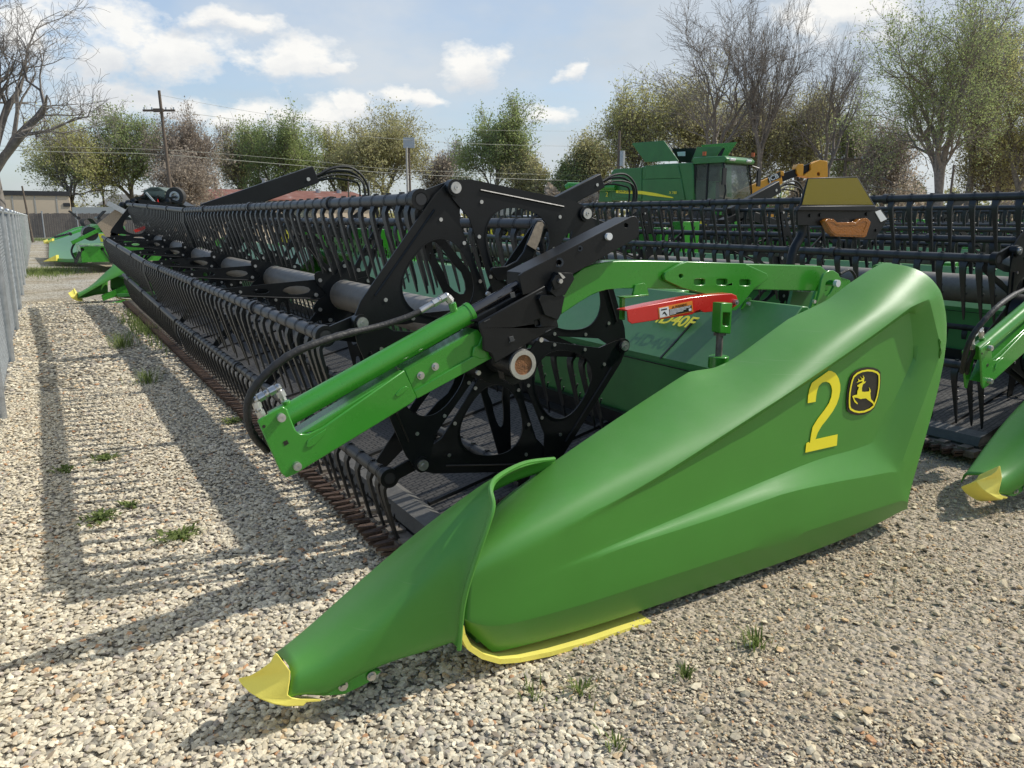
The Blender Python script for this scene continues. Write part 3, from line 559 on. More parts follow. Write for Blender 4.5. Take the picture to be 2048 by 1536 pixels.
def bolts(parent, cyls, mat='steel', name='bolt'):
    for (p, q, r, n) in cyls:
        mb = MB(); mb.cyl(p, q, r, n); mb.build(name, mat, parent)
def build_header(label, group, off=(0, 0), phase=51.3, rdx=0.0, rdz=0.0, near=True):
    root = thing('combine_header', label, 'harvester header', (1.9, 3.0, 0), group)
    cx, cz = RCX + rdx, RCZ + rdz
    # --- shield, cone, tip, shoe on both ends
    for far_ in (False, True):
        mm = (lambda me, n: mirror_mesh(me, n)) if far_ else (lambda me, n: me)
        sh = mods(link('end_shield', mm(SHIELD, 'end_shield_mesh'), root), 0.006, 2, 0.010)
        co = mods(link('divider_cone', mm(CONEM, 'cone_mesh'), root), 0.006)
        ti = link('nose_tip', mm(TIPM, 'tip_mesh'), co, 0.006)
        sk = link('skid_shoe', mm(SKIDM, 'skid_mesh'), root)
        if not far_: S0, CO = sh, co
    mb = MB(); rim = [at(*p, Y=y) for p, y in zip([q for q in CONE[-1][0]], CONE[-1][1])]
    mb.tube(catmull(rim, 5), 0.0085, 8); mb.build('cone_rim', 'shield', CO)
    for p in ((686, 1372), (743, 1352)):
        mb = MB(); c = at(*p, Y=2.135); mb.cyl(c, c + Vector((0, -0.012, 0)), 0.011, 6); mb.ring(c + Vector((0, -0.003, 0)), c, 0.016, 0.010, 14)
        mb.build('bolt', 'steel', CO)
    mb = MB(); mb.pxplate([(645, 1392), (660, 1372), (745, 1340), (762, 1343), (735, 1366), (690, 1388)], 2.14, 0.02); mb.build('cone_bracket', 'green', CO)
    # chassis under the shield
    mb = MB(); mb.bx(1.15, 3.3, 2.14, 2.42, 0.10, 0.16); mb.bx(1.3, 2.6, 2.2, 2.5, 0.16, 0.26); mb.bx(2.80, 3.35, 2.40, 2.8, 0.18, 0.60)
    mb.beam((1.2, 2.16, 0.09), (3.0, 2.16, 0.25), 0.03, 0.07); mb.build('end_frame', 'dgreen', root, bevel=0.006); mb = MB(); mb.bx(1.15, 3.3, 16.1, 16.36, 0.10, 0.16); mb.bx(2.75, 3.35, 15.7, 16.1, 0.18, 0.95)
    mb.build('end_frame', 'dgreen', root, bevel=0.006)
    # --- cutterbar with guards
    mb = MB(); mb.bx(1.26, 1.36, 3.0, 15.5, 0.045, 0.085); mb.bend(lambda v: v); 
    for k in range(82): mb.bx(1.27, 1.35, 3.05 + k * 0.152, 3.065 + k * 0.152 + 0.05, 0.085, 0.100)
    cb = mb.build('cutterbar', 'cutter', root)
    g = MB(); g.prism([(-0.070, 0, 0.012), (-0.045, 0.015, 0.012), (0.03, 0.021, 0.008), (0.04, -0.021, 0.008), (-0.045, -0.015, 0.012)], (0, 0, 0.014)); g.prism([(-0.060, 0, -0.012), (-0.035, 0.010, -0.012), (0.04, 0.016, -0.012), (0.04, -0.016, -0.012), (-0.035, -0.010, -0.012)], (0, 0, 0.016))
    g.tube([(0.0, 0.0, 0.018), (0.06, 0.0, 0.024)], [0.006, 0.014], 6); gm = g.build('knife_guard', 'knife', data_only=True)
    rest = MB()
    for k in range(164):
        y = 3.08 + k * 0.0755; z = 0.06
        if k < 60 and near:
            o = link('knife_guard', gm, cb); o.location = (1.235 + random.uniform(-.006, .006), y, z); o.rotation_euler = (random.uniform(-.12, .12), random.uniform(-.1, .1), random.uniform(-.1, .1))
        else: rest.add([(v[0] + 1.235, v[1] + y, v[2] + z) for v in g.v], g.f)
    stuff(rest.build('knife_guard', 'knife', cb))
    # --- belt, seal blocks, back wall, upper sheet, frame
    mb = MB(); mb.bx(1.37, 1.47, 3.03, 15.5, 0.02, 0.10); 
    for k in range(13):
        a = 3.03 + k * 0.95; mb.prism([(1.36, a + .004, 0.10), (1.385, a + .004, 0.155), (1.47, a + .004, 0.175), (1.52, a + .004, 0.15), (1.52, a + .004, 0.08)], (0, min(0.942, 15.5 - a), 0))
    mb.build('belt_seal', 'curb', root)
    mb = MB(); x0, z0, x1, z1 = 1.50, 0.135, 2.70, 0.42; d = Vector((x1 - x0, 0, z1 - z0))
    mb.frame((x0, 3.08, z0), d, (0, 12.3, 0), (0, 0, -0.03)); bel = mb.build('draper_belt', 'belt', root)
    u = d.normalized()
    for k in range(14):
        y = 3.32 + k * 0.9; mb = MB(); mb.frame(Vector((x0 + .03, y, z0 + 0.002)), d * 0.93, (0, 0.028, 0), (0, 0, 0.022)); mb.build('belt_cleat', 'rubber', bel)
    mb = MB()
    prof = [(2.72, 0.45), (2.74, 0.83), (2.98, 1.02), (3.10, 1.135), (3.14, 1.13), (3.30, 1.02), (3.34, 0.75), (3.30, 0.72), (3.26, 1.0), (3.10, 1.105), (2.78, 0.82), (2.75, 0.45)]
    for (a, b_) in ((2.43, 6.9), (6.91, 8.6), (10.0, 11.6), (11.61, 15.95)):
        mb.prism([(x, a, z) for x, z in prof], (0, b_ - a, 0))
    mb.prism([(x, 8.6, z) for x, z in ((2.9, 0.5), (2.9, 0.62), (3.3, 0.62), (3.3, 0.5))], (0, 1.4, 0))
    bs = mb.build('back_sheet', 'deck', root, bevel=0.006)
    for i in range(7): mb = MB(); mb.prism([(2.732, 3.0 + i * 1.9, 0.825), (2.985, 3.0 + i * 1.9, 1.025), (2.985, 3.012 + i * 1.9, 1.025), (2.732, 3.012 + i * 1.9, 0.825)], (-0.002, 0, 0.003)); mb.build('sheet_seam', 'black', bs)
    mb = MB(); mb.bx(2.715, 2.722, 2.62, 8.6, 0.795, 0.800); mb.build('sheet_seam', 'black', bs)
    mb = MB(); mb.bx(2.66, 2.70, 2.75, 15.5, 0.41, 0.49); mb.bx(2.58, 2.68, 3.1, 15.4, 0.385, 0.41)
    mb.build('belt_guide', 'black', root)
    mb = MB(); mb.bx(3.32, 3.48, 2.7, 15.8, 0.42, 0.60); mb.bx(3.30, 3.44, 8.3, 10.3, 0.6, 1.42); mb.bx(3.20, 3.30, 3.4, 15.3, 1.085, 1.125)
    for y in (4.4, 6.2, 8.0, 10.6, 12.4, 14.2): mb.beam((3.30, y, 0.5), (3.22, y, 1.16), 0.08, 0.10, (0, 1, 0))
    mb.bx(3.3, 3.6, 7.9, 8.1, 0.3, 1.5); mb.bx(3.3, 3.6, 10.5, 10.7, 0.3, 1.5)
    mb.build('main_frame', 'green', root, bevel=0.005)
    # ground skids that carry the frame
    mb = MB()
    for y in (5.0, 9.3, 13.6): mb.bx(1.6, 3.4, y - 0.06, y + 0.06, 0.0, 0.12); mb.bx(3.28, 3.42, y - .05, y + .05, 0.1, 0.45)
    mb.build('support_shoe', 'black', root)
    # --- reel
    mb = MB(); mb.tube([(cx, Y0 + 0.08, cz), (cx, YM - 0.08, cz)], 0.105, 28); mb.tube([wing((cx, YM + 0.08, cz)), wing((cx, Y1, cz))], 0.105, 28)
    mb.build('reel_tube', 'rtube', root)
    ang = [radians(phase + 60 * k) for k in range(6)]; ex, ez = -0.145, -0.05
    def batpos(a): return (cx + RR * cos(a) + ex, cz + RR * sin(a) + ez)
    nT = 40; pitch = 0.157; rest = MB(); indiv = 0
    for bi, a in enumerate(ang):
        bxx, bz = batpos(a)
        for (a0, a1) in ((Y0 + 0.005, YM - 0.06), (YM + 0.06, Y1)):
            mb = MB(); mb.tube([wing((bxx, a0, bz)), wing((bxx, a1, bz))], 0.0290, 14)
            for q in range(3): yy = a0 + 1.2 + q * 1.9; mb.ring(wing((bxx, yy - .02, bz)), wing((bxx, yy + .02, bz)), 0.040, 0.02, 14)
            bat = mb.build('reel_bat', 'bat', root)
            for k in range(nT):
                y = a0 + 0.05 + (k - 1) * pitch if k > 1 else a0 + 0.03 + 0.075 * k
                if y > a1 - 0.03: break
                p = wing((bxx, y, bz))
                if near and a0 < YM and k < 17 and indiv < 98:
                    o = link('finger', TINE, bat); o.location = p; indiv += 1
                    o.rotation_euler = (radians(random.uniform(-1.5, 1.5)), radians(random.uniform(-2, 2)), 0)
                else:
                    TN = tine_full if (a0 < YM and near) else TSIMPLE
                    rest.add([(v[0] + p[0], v[1] + p[1], v[2] + p[2]) for v in TN.v], TN.f)
    stuff(rest.build('reel_fingers', 'plastic', root, sharp=50))
    # end plates: six segments in two layers
    for k, a in enumerate(ang):
        for (yy, ln) in ((Y0 - 0.02, 0),):
            o, h, rib, blt = seg_outline(a, a + pi / 3, RR, cx, cz, 0.15, yy + (0.012 if k % 2 else 0.0))
            mb = MB(); mb.prism(o, (0, 0.008, 0), [h]); mb.tube([p + Vector((0, -0.002, 0)) for p in rib], 0.005, 6)
            for i in range(len(h)): mb.beam(h[i], h[(i + 1) % len(h)], 0.004, 0.006, (0, 1, 0))
            sg = mb.build('reel_end_plate', 'black', root, sharp=30)
            globals()['bolts'](sg, [(b_ + Vector((0, -0.004, 0)), b_, 0.009, 8) for b_ in blt])
    for k, a in enumerate(ang):
        vx, vz = cx + RR * cos(a), cz + RR * sin(a); bxx, bz = batpos(a); y = Y0 - 0.03
        mb = MB()
        dirv = Vector((bxx - vx, 0, bz - vz)); n = Vector((-dirv.z, 0, dirv.x)).normalized()
        mb.beam((vx, y + 0.035, vz), (bxx, y + 0.035, bz), 0.05, 0.012, (0, 1, 0)) if False else mb.frame(Vector((vx, y + 0.045, vz)) - n * 0.03, dirv, n * 0.06, (0, 0.014, 0))
        mb.ring((bxx, y + 0.035, bz), (bxx, y + 0.075, bz), 0.045, 0.026, 20)
        mb.cyl((vx, y - 0.004, vz), (vx, y + 0.04, vz), 0.036, 20)
        ck = mb.build('bat_crank', 'black', root)
        mb = MB(); mb.cyl((vx, y - 0.014, vz), (vx, y - 0.004, vz), 0.025, 20); mb.ring((vx, y - 0.018, vz), (vx, y - 0.012, vz), 0.010, 0.004, 10); mb.build('pivot_pin', 'steel', ck)
    # inner star behind the end plate
    for yy in (Y0 + 0.16,):
        for k, a in enumerate(ang):
            bxx, bz = batpos(a); c = Vector((cx, yy, cz)); e = Vector((bxx, yy, bz)); d = (e - c); T = Vector((-d.z, 0, d.x)).normalized(); D = d.normalized(); Ln = d.length
            P = lambda t, r: c + T * t + D * r
            hole = [P(0.045 * cos(2 * pi * i / 16) * (1.1 if sin(2 * pi * i / 16) < 0 else 0.7), Ln * 0.50 + Ln * 0.20 * sin(2 * pi * i / 16)) for i in range(16)]
            mb = MB(); mb.prism([P(-0.11, 0.08), P(0.11, 0.08), P(0.075, Ln * 0.5), P(0.03, Ln * 0.97), P(-0.03, Ln * 0.97), P(-0.075, Ln * 0.5)], (0, 0.008, 0), [hole]); mb.build('spider_arm', 'black', root)
    # spiders along the tube
    for q, yy in enumerate((5.33, 7.22, 9.14, 11.1, 13.0, 14.9)):
        c = Vector((cx, yy, cz)); mb = MB()
        lob = []
        for k in range(72):
            a = 2 * pi * k / 72; r = 0.20 + 0.055 * cos(6 * (a - ang[0] + 0.5)) + 0.01 * cos(3 * a); lob.append(c + Vector((cos(a) * r, 0, sin(a) * r)))
        ih = [c + Vector((cos(2 * pi * k / 24) * 0.108, 0, sin(2 * pi * k / 24) * 0.108)) for k in range(24)]
        holes = [ih]
        for k in range(6):
            a = ang[k] + pi / 6; hc = c + Vector((cos(a) * 0.0, 0, 0))
        mb.prism(lob, (0, 0.008, 0), holes); bl = []
        for k, a in enumerate(ang):
            bxx, bz = batpos(a); s0 = c + Vector((cos(a - 0.12) * 0.17, 0.012, sin(a - 0.12) * 0.17)); e = Vector((bxx, yy + 0.012, bz)); d = e - s0; T = Vector((-d.z, 0, d.x)).normalized(); Ln = d.length; D = d.normalized()
            P = lambda t, r: s0 + T * t + D * r
            h1 = [P(0.030 * cos(2 * pi * i / 12), Ln * 0.25 + Ln * 0.14 * sin(2 * pi * i / 12)) for i in range(12)]; h2 = [P(0.018 * cos(2 * pi * i / 12), Ln * 0.60 + Ln * 0.08 * sin(2 * pi * i / 12)) for i in range(12)]
            mb.prism([P(-0.075, -0.04), P(0.075, -0.04), P(0.052, Ln * .45), P(0.022, Ln * 0.98), P(-0.022, Ln * 0.98), P(-0.052, Ln * .45)], (0, 0.007, 0), [h1, h2])
            mb.tube([P(0.066, 0), P(0.046, Ln * .45), P(0.02, Ln * 0.96)], 0.006, 6)
            for aa in (a - 0.42, a + 0.1):
                b_ = c + Vector((cos(aa) * 0.205, -0.006, sin(aa) * 0.205)); bl.append((Vector(wing(b_)), Vector(wing(b_ + Vector((0, 0.014, 0)))), 0.014, 8))
            b_ = P(0, Ln * 0.80); bl.append((Vector(wing(b_ - Vector((0, .016, 0)))), Vector(wing(b_)), 0.010, 8))
        mb.bend(wing); sp = mb.build('reel_spider', 'black', root, sharp=30)
        if near: bolts(sp, bl)
    # far end disc (simple six-spoke plate)
    mb = MB(); c = Vector((cx, Y1 + 0.02, cz))
    for k, a in enumerate(ang):
        o, h, rib, bo = seg_outline(a, a + pi / 3, RR, cx, cz, 0.15, Y1 + 0.02); mb.prism(o, (0, 0.008, 0), [h])
    mb.bend(wing); mb.build('reel_end_plate', 'black', root)
    # --- centre reel arm with hoses
    mb = MB(); p = Vector((1.62 + rdx, YM, 1.60)); q = Vector((2.90 + rdx * .4, YM, 2.05)); mb.beam(p, q, 0.10, 0.20); mb.beam(Vector((1.45 + rdx, YM, 1.46)), Vector((2.2 + rdx * .4, YM, 1.66)), 0.14, 0.12)
    mb.beam((cx, YM, cz), (cx + 0.15, YM, cz + 0.55), 0.09, 0.16); mb.beam((1.9 + rdx, YM, 1.62), (3.30, YM, 1.36), 0.12, 0.16)
    ca = mb.build('centre_arm', 'black', root, bevel=0.008)
    mb = MB(); mb.cyl((2.80 + rdx * .4, YM - 0.06, 1.99), (2.80 + rdx * .4, YM - 0.05, 1.99), 0.022, 12); mb.build('bolt', 'steel', ca)
    mb = MB()
    for i, o_ in enumerate((0.0, 0.035, -0.03, 0.06)):
        e = Vector((2.90 + rdx * .4, YM + o_, 2.03 - 0.02 * i)); pts = [e - Vector((0.15, 0, 0.03)), e, e + Vector((0.22, 0, 0.10 - 0.02 * i)), e + Vector((0.45, 0, 0.11 - .03 * i)), e + Vector((0.62 - 0.02 * i, 0, -0.03)), e + Vector((0.66 - 0.03 * i, 0.02, -0.24)), e + Vector((0.52, 0.04, -0.48)), Vector((3.30, YM + o_, 1.44))]
        mb.tube(catmull(pts, 5), 0.016 if i < 2 else 0.012, 8)
    mb.build('hose', 'rubber', ca)
    mb = MB(); mb.prism([at(203, 592, Y=16.15), at(206, 602, Y=16.15), at(280, 577, Y=16.15), at(272, 560, Y=16.15)], (0, 0.14, 0)); mb.prism([at(120 + 98, 606, Y=16.1), at(250, 600, Y=16.1), at(240, 625, Y=16.1)], (0, .1, 0)); mb.build('reel_arm', 'green', root, bevel=0.01)
    # --- number plate text on the sheet
    if near:
        up = Vector((0.24, 0, 0.19)); base = at(1372, 652, X=2.86)
        # baseline runs towards -Y, letters climb the sheet
        sc_ = (base.x - 2.74) / 0.24; base = Vector((2.895, 3.30, 0.8527+0.125))
        textob('model_decal', 'HD40F', 0.115, base + Vector((-0.0025, 0.0, 0.0032)), (0, -1, 0), up, 'decal', bs, offset=0.002)
    return root, S0, CO, bs
tine_full = tine_mesh(True)

# ---- the near reel arm and everything bolted to it, only where the photograph shows it large
def near_arm(root):
    YA = 2.70
    mb = MB()
    mb.pxplate([(515, 842), (520, 838), (566, 813), (574, 818), (592, 862), (600, 868), (618, 868), (645, 855), (808, 740), (833, 795), (826, 805), (592, 948), (573, 956), (562, 946)], YA, 0.012)
    mb.pxplate([(598, 870), (806, 742), (812, 752), (640, 860)], YA + 0.012, 0.10)
    mb.pxplate([(602, 938), (640, 858), (804, 746), (828, 800)], YA + 0.0122, 0.105)
    mb.pxplate([(520, 840), (566, 815), (590, 868), (575, 950), (566, 945)], YA + 0.105, 0.012)
    o = mb.build('reel_arm', 'green', root, bevel=0.004); ARM = o
    mb = MB(); mb.pxplate([(566, 884), (574, 880), (578, 887), (569, 892)], YA - 0.0015, 0.001); mb.build('square_hole', 'decalb', ARM)
    mb = MB(); mb.pxplate([(528 + 3.5 * cos(a * pi / 4), 853 + 3.5 * sin(a * pi / 4)) for a in range(8)], YA - 0.0015, 0.001); mb.build('round_hole', 'decalb', ARM)
    mb = MB(); mb.pxplate([(790, 790), (800, 779), (812, 772), (818, 776), (806, 788), (796, 794)], YA - 0.004, 0.006); mb.build('pressed_boss', 'green', ARM, bevel=0.002); mb = MB(); mb.pxplate([(612, 893), (616, 880), (635, 868), (652, 858), (650, 868), (640, 880), (630, 890), (618, 896)], YA - 0.005, 0.006)
    mb.build('pressed_boss', 'green', ARM, bevel=0.002)
    mb = MB()
    mb.pxplate([(810, 741), (955, 659), (965, 672), (970, 700), (826, 782)], YA + 0.020, 0.09); mb.pxplate([(828, 782), (968, 700), (985, 716), (840, 795), (834, 797)], YA + 0.008, 0.10)
    mb.pxplate([(945, 712), (948, 695), (958, 690), (965, 672), (975, 690), (980, 716), (960, 718)], YA + 0.006, 0.012)
    mb.build('inner_arm', 'green', ARM, bevel=0.003)
    for (x, y) in ((561, 834), (593, 931)):
        mb = MB(); c = at(x, y, Y=YA); mb.cyl(c, c + Vector((0, -0.018, 0)), 0.0155, 18); mb.ring(c + Vector((0, -0.021, 0)), c + Vector((0, -.017, 0)), 0.012, 0.005, 14); mb.build('bolt', 'steel', ARM)
    for (x, y) in ((841, 751), (870, 733)):
        mb = MB(); c = at(x, y, Y=YA + 0.02); mb.cyl(c, c + Vector((0, -0.016, 0)), 0.010, 6); mb.cyl(c, c + Vector((0, -0.004, 0)), 0.016, 16); mb.build('bolt', 'steel', ARM)
    # lift cylinder
    a = at(552, 843, Y=YA + 0.06); b_ = at(937, 627, Y=YA + 0.06); d = (b_ - a).normalized()
    mb = MB(); mb.tube([a, b_], 0.042, 28); mb.tube([b_ - d * 0.006, b_ + d * 0.012], 0.0445, 28); mb.tube([a - d * 0.01, a + d * 0.05], 0.047, 10)
    for px in ((571, 806), (904, 610)):
        f = at(px[0], px[1] - 4, Y=YA + 0.06); g_ = at(px[0] + 6, px[1] + 20, Y=YA + 0.06); mb.tube([f, g_], 0.016, 14)
    cy = mb.build('lift_cylinder', 'green', root)
    mb = MB(); c1 = b_ + d * 0.30; mb.tube([b_, c1], 0.0245, 24); mb.tube([c1 - d * 0.02, c1 + d * 0.08], 0.034, 18); mb.build('piston_rod', 'chrome', cy)
    def fitting(pts, r):
        mb.tube(pts, r, 10)
        for p in pts[1:-1]: mb.sph(p, r * 1.25, 10, 6)
        for i in range(len(pts) - 1): m_ = (pts[i] + pts[i + 1]) / 2; t = (pts[i + 1] - pts[i]).normalized(); mb.tube([m_ - t * 0.012, m_ + t * 0.012], r * 1.45, 6)
    mb = MB(); Yf = YA + 0.06
    fitting([at(568, 800, Y=Yf), at(556, 775, Y=Yf), at(533, 787, Y=Yf), at(511, 800, Y=Yf), at(517, 818, Y=Yf), at(526, 836, Y=Yf)], 0.0115); mb.build('fitting', 'steel', cy); mb = MB()
    fitting([at(903, 604, Y=Yf), at(893, 592, Y=Yf), at(878, 600, Y=Yf), at(862, 609, Y=Yf)], 0.0115)
    mb.tube([at(864, 608, Y=Yf), at(840, 622, Y=Yf)], 0.0125, 12); mb.build('fitting', 'steel', cy)
    mb = MB()
    mb.tube(catmull([at(842, 621, Y=Yf), at(815, 634, Y=Yf), at(760, 652, Y=Yf), at(700, 666, Y=Yf - .02), at(640, 682, Y=Yf - .04), at(580, 706, Y=Yf - .05), at(530, 745, Y=Yf - .04), at(500, 790, Y=Yf - .02), at(494, 840, Y=Yf), at(505, 880, Y=Yf + .02), at(532, 905, Y=Yf + .05)], 7), [0.013] * 8 + [0.020] * 56 + [0.017] * 7, 10) if False else None
    mb.tube(catmull([at(842, 621, Y=Yf), at(815, 634, Y=Yf), at(760, 652, Y=Yf), at(700, 666, Y=Yf - .02), at(640, 684, Y=Yf - .04), at(580, 710, Y=Yf - .05), at(530, 750, Y=Yf - .04), at(500, 792, Y=Yf - .02), at(495, 835, Y=Yf), at(508, 872, Y=Yf + .02), at(536, 902, Y=Yf + .05)], 7), [0.0125] * 20 + [0.0145 + 0.0012 * sin(k * 2.1) for k in range(51)], 10)
    mb.tube(catmull([at(526, 836, Y=Yf), at(533, 848, Y=Yf), at(534, 880, Y=Yf + .02), at(556, 905, Y=Yf + .04)], 5), 0.012, 8)
    mb.build('hose', 'rubber', cy)
    # slide bracket and channel
    mb = MB()
    sq = lambda x, y, s: [(x - s, y - s * .7), (x + s * .6, y - s * 1.2), (x + s, y + s * .8), (x - s * .6, y + s * 1.2)]
    mb.pxplate([(957, 645), (1090, 571), (1098, 592), (1127, 594), (1122, 629), (1115, 641), (1118, 654), (1066, 682), (990, 728), (982, 707), (966, 700), (966, 676), (959, 657)], YA - 0.02, 0.012, [sq(1076, 646, 6)])
    mb.pxplate([(960, 648), (1086, 576), (1108, 650), (1062, 676), (993, 716), (985, 704)], YA - 0.007, 0.15)
    mb.pxplate([(937, 642), (1045, 583), (1088, 572), (957, 646)], YA + 0.02, 0.16)
    sb = mb.build('slide_bracket', 'black', root, bevel=0.005)
    mb = MB()
    for (x, y) in ((968, 643), (1073, 588), (1018, 684), (1090, 664)): mb.pxplate([(x, y), (x + 12, y - 6), (x + 12.6, y - 4.4), (x + .6, y + 1.6)], YA - 0.0225, 0.002)
    for (x, y) in ((1024, 678), (1026, 590)): mb.pxplate(sq(x, y, 5), YA - 0.026, 0.006)
    mb.build('pressed_slot', 'curb', sb)
    mb = MB(); circ = lambda x, y, r: [(x + r * cos(i * pi / 6), y + r * sin(i * pi / 6)) for i in range(12)]
    mb.pxplate([(1038, 551), (1048, 544), (1263, 433), (1270, 432), (1278, 440), (1278, 470), (1272, 477), (1104, 572), (1075, 583), (1046, 590)], YA - 0.010, 0.012, [circ(1118, 525, 5), circ(1252, 451, 4.5)])
    mb.pxplate([(1046, 589), (1046, 546), (1100, 519), (1240, 447), (1267, 434), (1274, 474), (1104, 570)], YA + 0.004, 0.13)
    ch = mb.build('arm_channel', 'black', root, bevel=0.004)
    mb = MB(); mb.ring(at(1118, 525, Y=YA - .016), at(1118, 525, Y=YA - .008), 0.020, 0.012, 20); mb.ring(at(1160, 497, Y=YA - .014), at(1160, 497, Y=YA - .008), 0.012, 0.006, 16); mb.build('bushing', 'curb', ch)
    mb = MB(); c = at(1215, 473, Y=YA - .010); mb.cyl(c, c + Vector((0, -0.016, 0)), 0.0155, 18); mb.build('pin', 'white', ch)
    mb = MB(); mb.pxplate([(1100, 583), (1118, 545), (1145, 546), (1149, 558), (1130, 590), (1112, 594)], YA - 0.045, 0.05); mb.pxplate([(1078, 598), (1082, 590), (1100, 590), (1130, 592), (1122, 628), (1116, 640), (1090, 630)], YA - 0.04, 0.02)
    mb.pxplate([(1104, 562), (1112, 550), (1130, 552), (1126, 572), (1110, 580)], YA - 0.055, 0.012); mb.build('latch_block', 'black', sb, bevel=0.004)
    mb = MB(); c = at(1119, 562, Y=YA - .055); mb.cyl(c, c + Vector((0, -.012, 0)), 0.010, 8); mb.pxplate([(1117, 545), (1122, 546), (1131, 555), (1126, 558)], YA - 0.06, 0.006)
    mb.build('latch_pin', 'steel', sb)
    for (x, y) in ((925, 663), (975, 588), (1080, 679), (955, 745)): c = at(x, y, Y=YA + 0.12 if x < 1000 else YA); bolts(sb, [(c, c + Vector((0, -.012, 0)), 0.011, 8)])
    mb = MB(); hp = [(945, 1240), (960, 1215), (1080, 1205), (1170, 1160), (1230, 1080), (1260, 1000), (1320, 850), (1345, 815), (1385, 812), (1410, 835), (1410, 870), (1380, 960), (1340, 1060), (1290, 1130), (1200, 1190), (1180, 1310), (1000, 1330)]
    mb.pxplate([(760 + x / 4.267, 250 + y / 4.267) for x, y in hp], 2.98, 0.012); hk = mb.build('cam_arm', 'black', root, bevel=0.003)
    mb = MB(); mb.pxplate([(760 + x / 4.267, 250 + y / 4.267) for x, y in [(1255, 1020), (1275, 980), (1330, 850), (1350, 828), (1385, 826), (1402, 855), (1370, 920), (1400, 850), (1365, 985), (1330, 1066)]], 2.976, 0.004); mb.build('peeled_sticker', 'cardboard', hk)
    # hub
    c = at(1044, 729, Y=YA - 0.02); mb = MB(); mb.cyl(c + Vector((0, 0.0, 0)), c + Vector((0, 0.40, 0)), 0.066, 30); mb.pxplate([(1000, 706), (1050, 690), (1075, 735), (1070, 752), (1028, 771), (1010, 760)], YA + 0.04, 0.05); mb.cyl(c + Vector((0, .2, 0)), c + Vector((0, .38, 0)), 0.12, 24)
    hb = mb.build('reel_hub', 'black', root, bevel=0.003)
    mb = MB(); mb.ring(c + Vector((0, -0.012, 0)), c + Vector((0, 0.02, 0)), 0.062, 0.043, 36); mb.build('hub_ring', 'steel', hb)
    mb = MB(); mb.cyl(c + Vector((0, -0.006, 0)), c + Vector((0, 0.02, 0)), 0.043, 30); mb.build('hub_cap', 'rust', hb)
    # gooseneck arm
    YG = 2.74
    mb = MB()
    top = [(1123, 597), (1134, 570), (1148, 551), (1166, 537), (1188, 529), (1210, 524), (1240, 521.5), (1300, 521.5), (1364, 523), (1496, 528), (1642, 532), (1652, 541), (1662, 560), (1655, 582)]
    bot = [(1627, 582), (1510, 579), (1400, 578), (1264, 577), (1240, 577), (1217, 579), (1198, 584), (1182, 591), (1160, 604), (1123, 629)]
    mb.pxplate(top + bot, YG, 0.10); gn = mb.build('gooseneck_arm', 'green', root, bevel=0.005)
    slot = lambda x, y: [(x - 11, y - 4), (x - 8, y - 6), (x + 8, y - 6), (x + 11, y - 4), (x + 11, y + 4), (x + 8, y + 6), (x - 8, y + 6), (x - 11, y + 4)]
    mb = MB(); mb.pxplate([(1329, 552), (1331, 545), (1358, 529), (1375, 523), (1490, 527), (1534, 547), (1538, 557), (1510, 576), (1481, 612), (1472, 621), (1463, 621), (1452, 604), (1410, 588), (1364, 576), (1331, 561)], YG - 0.024, 0.020, [slot(1399, 564), slot(1444, 564), slot(1490, 565), circ(1362, 552, 4.2)])
    mb.build('slotted_plate', 'green', gn, bevel=0.003)
    mb = MB(); mb.pxplate([(1241 + 0, 592), (1244, 570), (1247, 567), (1290, 566), (1291, 570), (1298, 590), (1296, 592)], YG - 0.03, 0.03) if False else None
    mb.pxplate([(1266, 590), (1271, 570), (1289, 566), (1293, 570), (1298, 588)], YG - 0.012, 0.012); mb.pxplate([(1244, 595), (1250, 594), (1250, 640), (1244, 640)], YG - 0.01, 0.02); mb.pxplate([(1246, 594), (1298, 588), (1298, 591), (1250, 597)], YG - 0.03, 0.05)
    mb.build('stop_holder', 'green', gn, bevel=0.002)
    mb = MB(); mb.pxplate([(1631, 611), (1638, 588), (1643, 560), (1648, 548), (1657, 541), (1668, 541), (1677, 547), (1683, 560), (1688, 585), (1700, 600), (1672, 606), (1654, 611)], YG - 0.07, 0.014, [[(1649, 590), (1652, 565), (1660, 560), (1668, 562), (1667, 575), (1660, 588), (1654, 593)]])
    mb.pxplate([(1620, 620), (1640, 560), (1655, 545), (1700, 560), (1720, 620)], YG + 0.11, 0.02)
    mb.build('pivot_lug', 'green', gn, bevel=0.003)
    mb = MB(); c = at(1677, 567, Y=YG - 0.10); mb.cyl(c, c + Vector((0, 0.02, 0)), 0.019, 20); mb.build('pivot_pin', 'white', gn)
    mb = MB(); mb.cyl(c + Vector((0, .02, 0)), c + Vector((0, .2, 0)), 0.016, 16); c2 = at(1495, 607, Y=YG); mb.pxplate([(1480, 618), (1488, 600), (1502, 594), (1508, 618)], YG + .02, .01); mb.build('pivot_shaft', 'green', gn)
    for (x, y, yy) in ((1495, 607, YG), (1626, 603, YG - .07)): c = at(x, y, Y=yy); bolts(gn, [(c, c + Vector((0, -.014, 0)), 0.010, 8)])
    mb = MB(); mb.tube(catmull([at(1680, 548, Y=YG + .1), at(1700, 540, Y=YG + .1), at(1712, 560, Y=YG + .12), at(1706, 590, Y=YG + .15)], 6), 0.008, 8); mb.build('hose', 'rubber', gn)
    # red stop
    YR = YG - 0.09
    mb = MB(); mb.pxplate([(1254, 620), (1300, 610), (1381, 595), (1420, 590), (1464, 587), (1473, 591), (1476, 600), (1475, 610), (1462, 619), (1412, 625), (1405, 624), (1399, 620), (1393, 622), (1385, 629), (1264, 648), (1256, 642)], YR, 0.006)
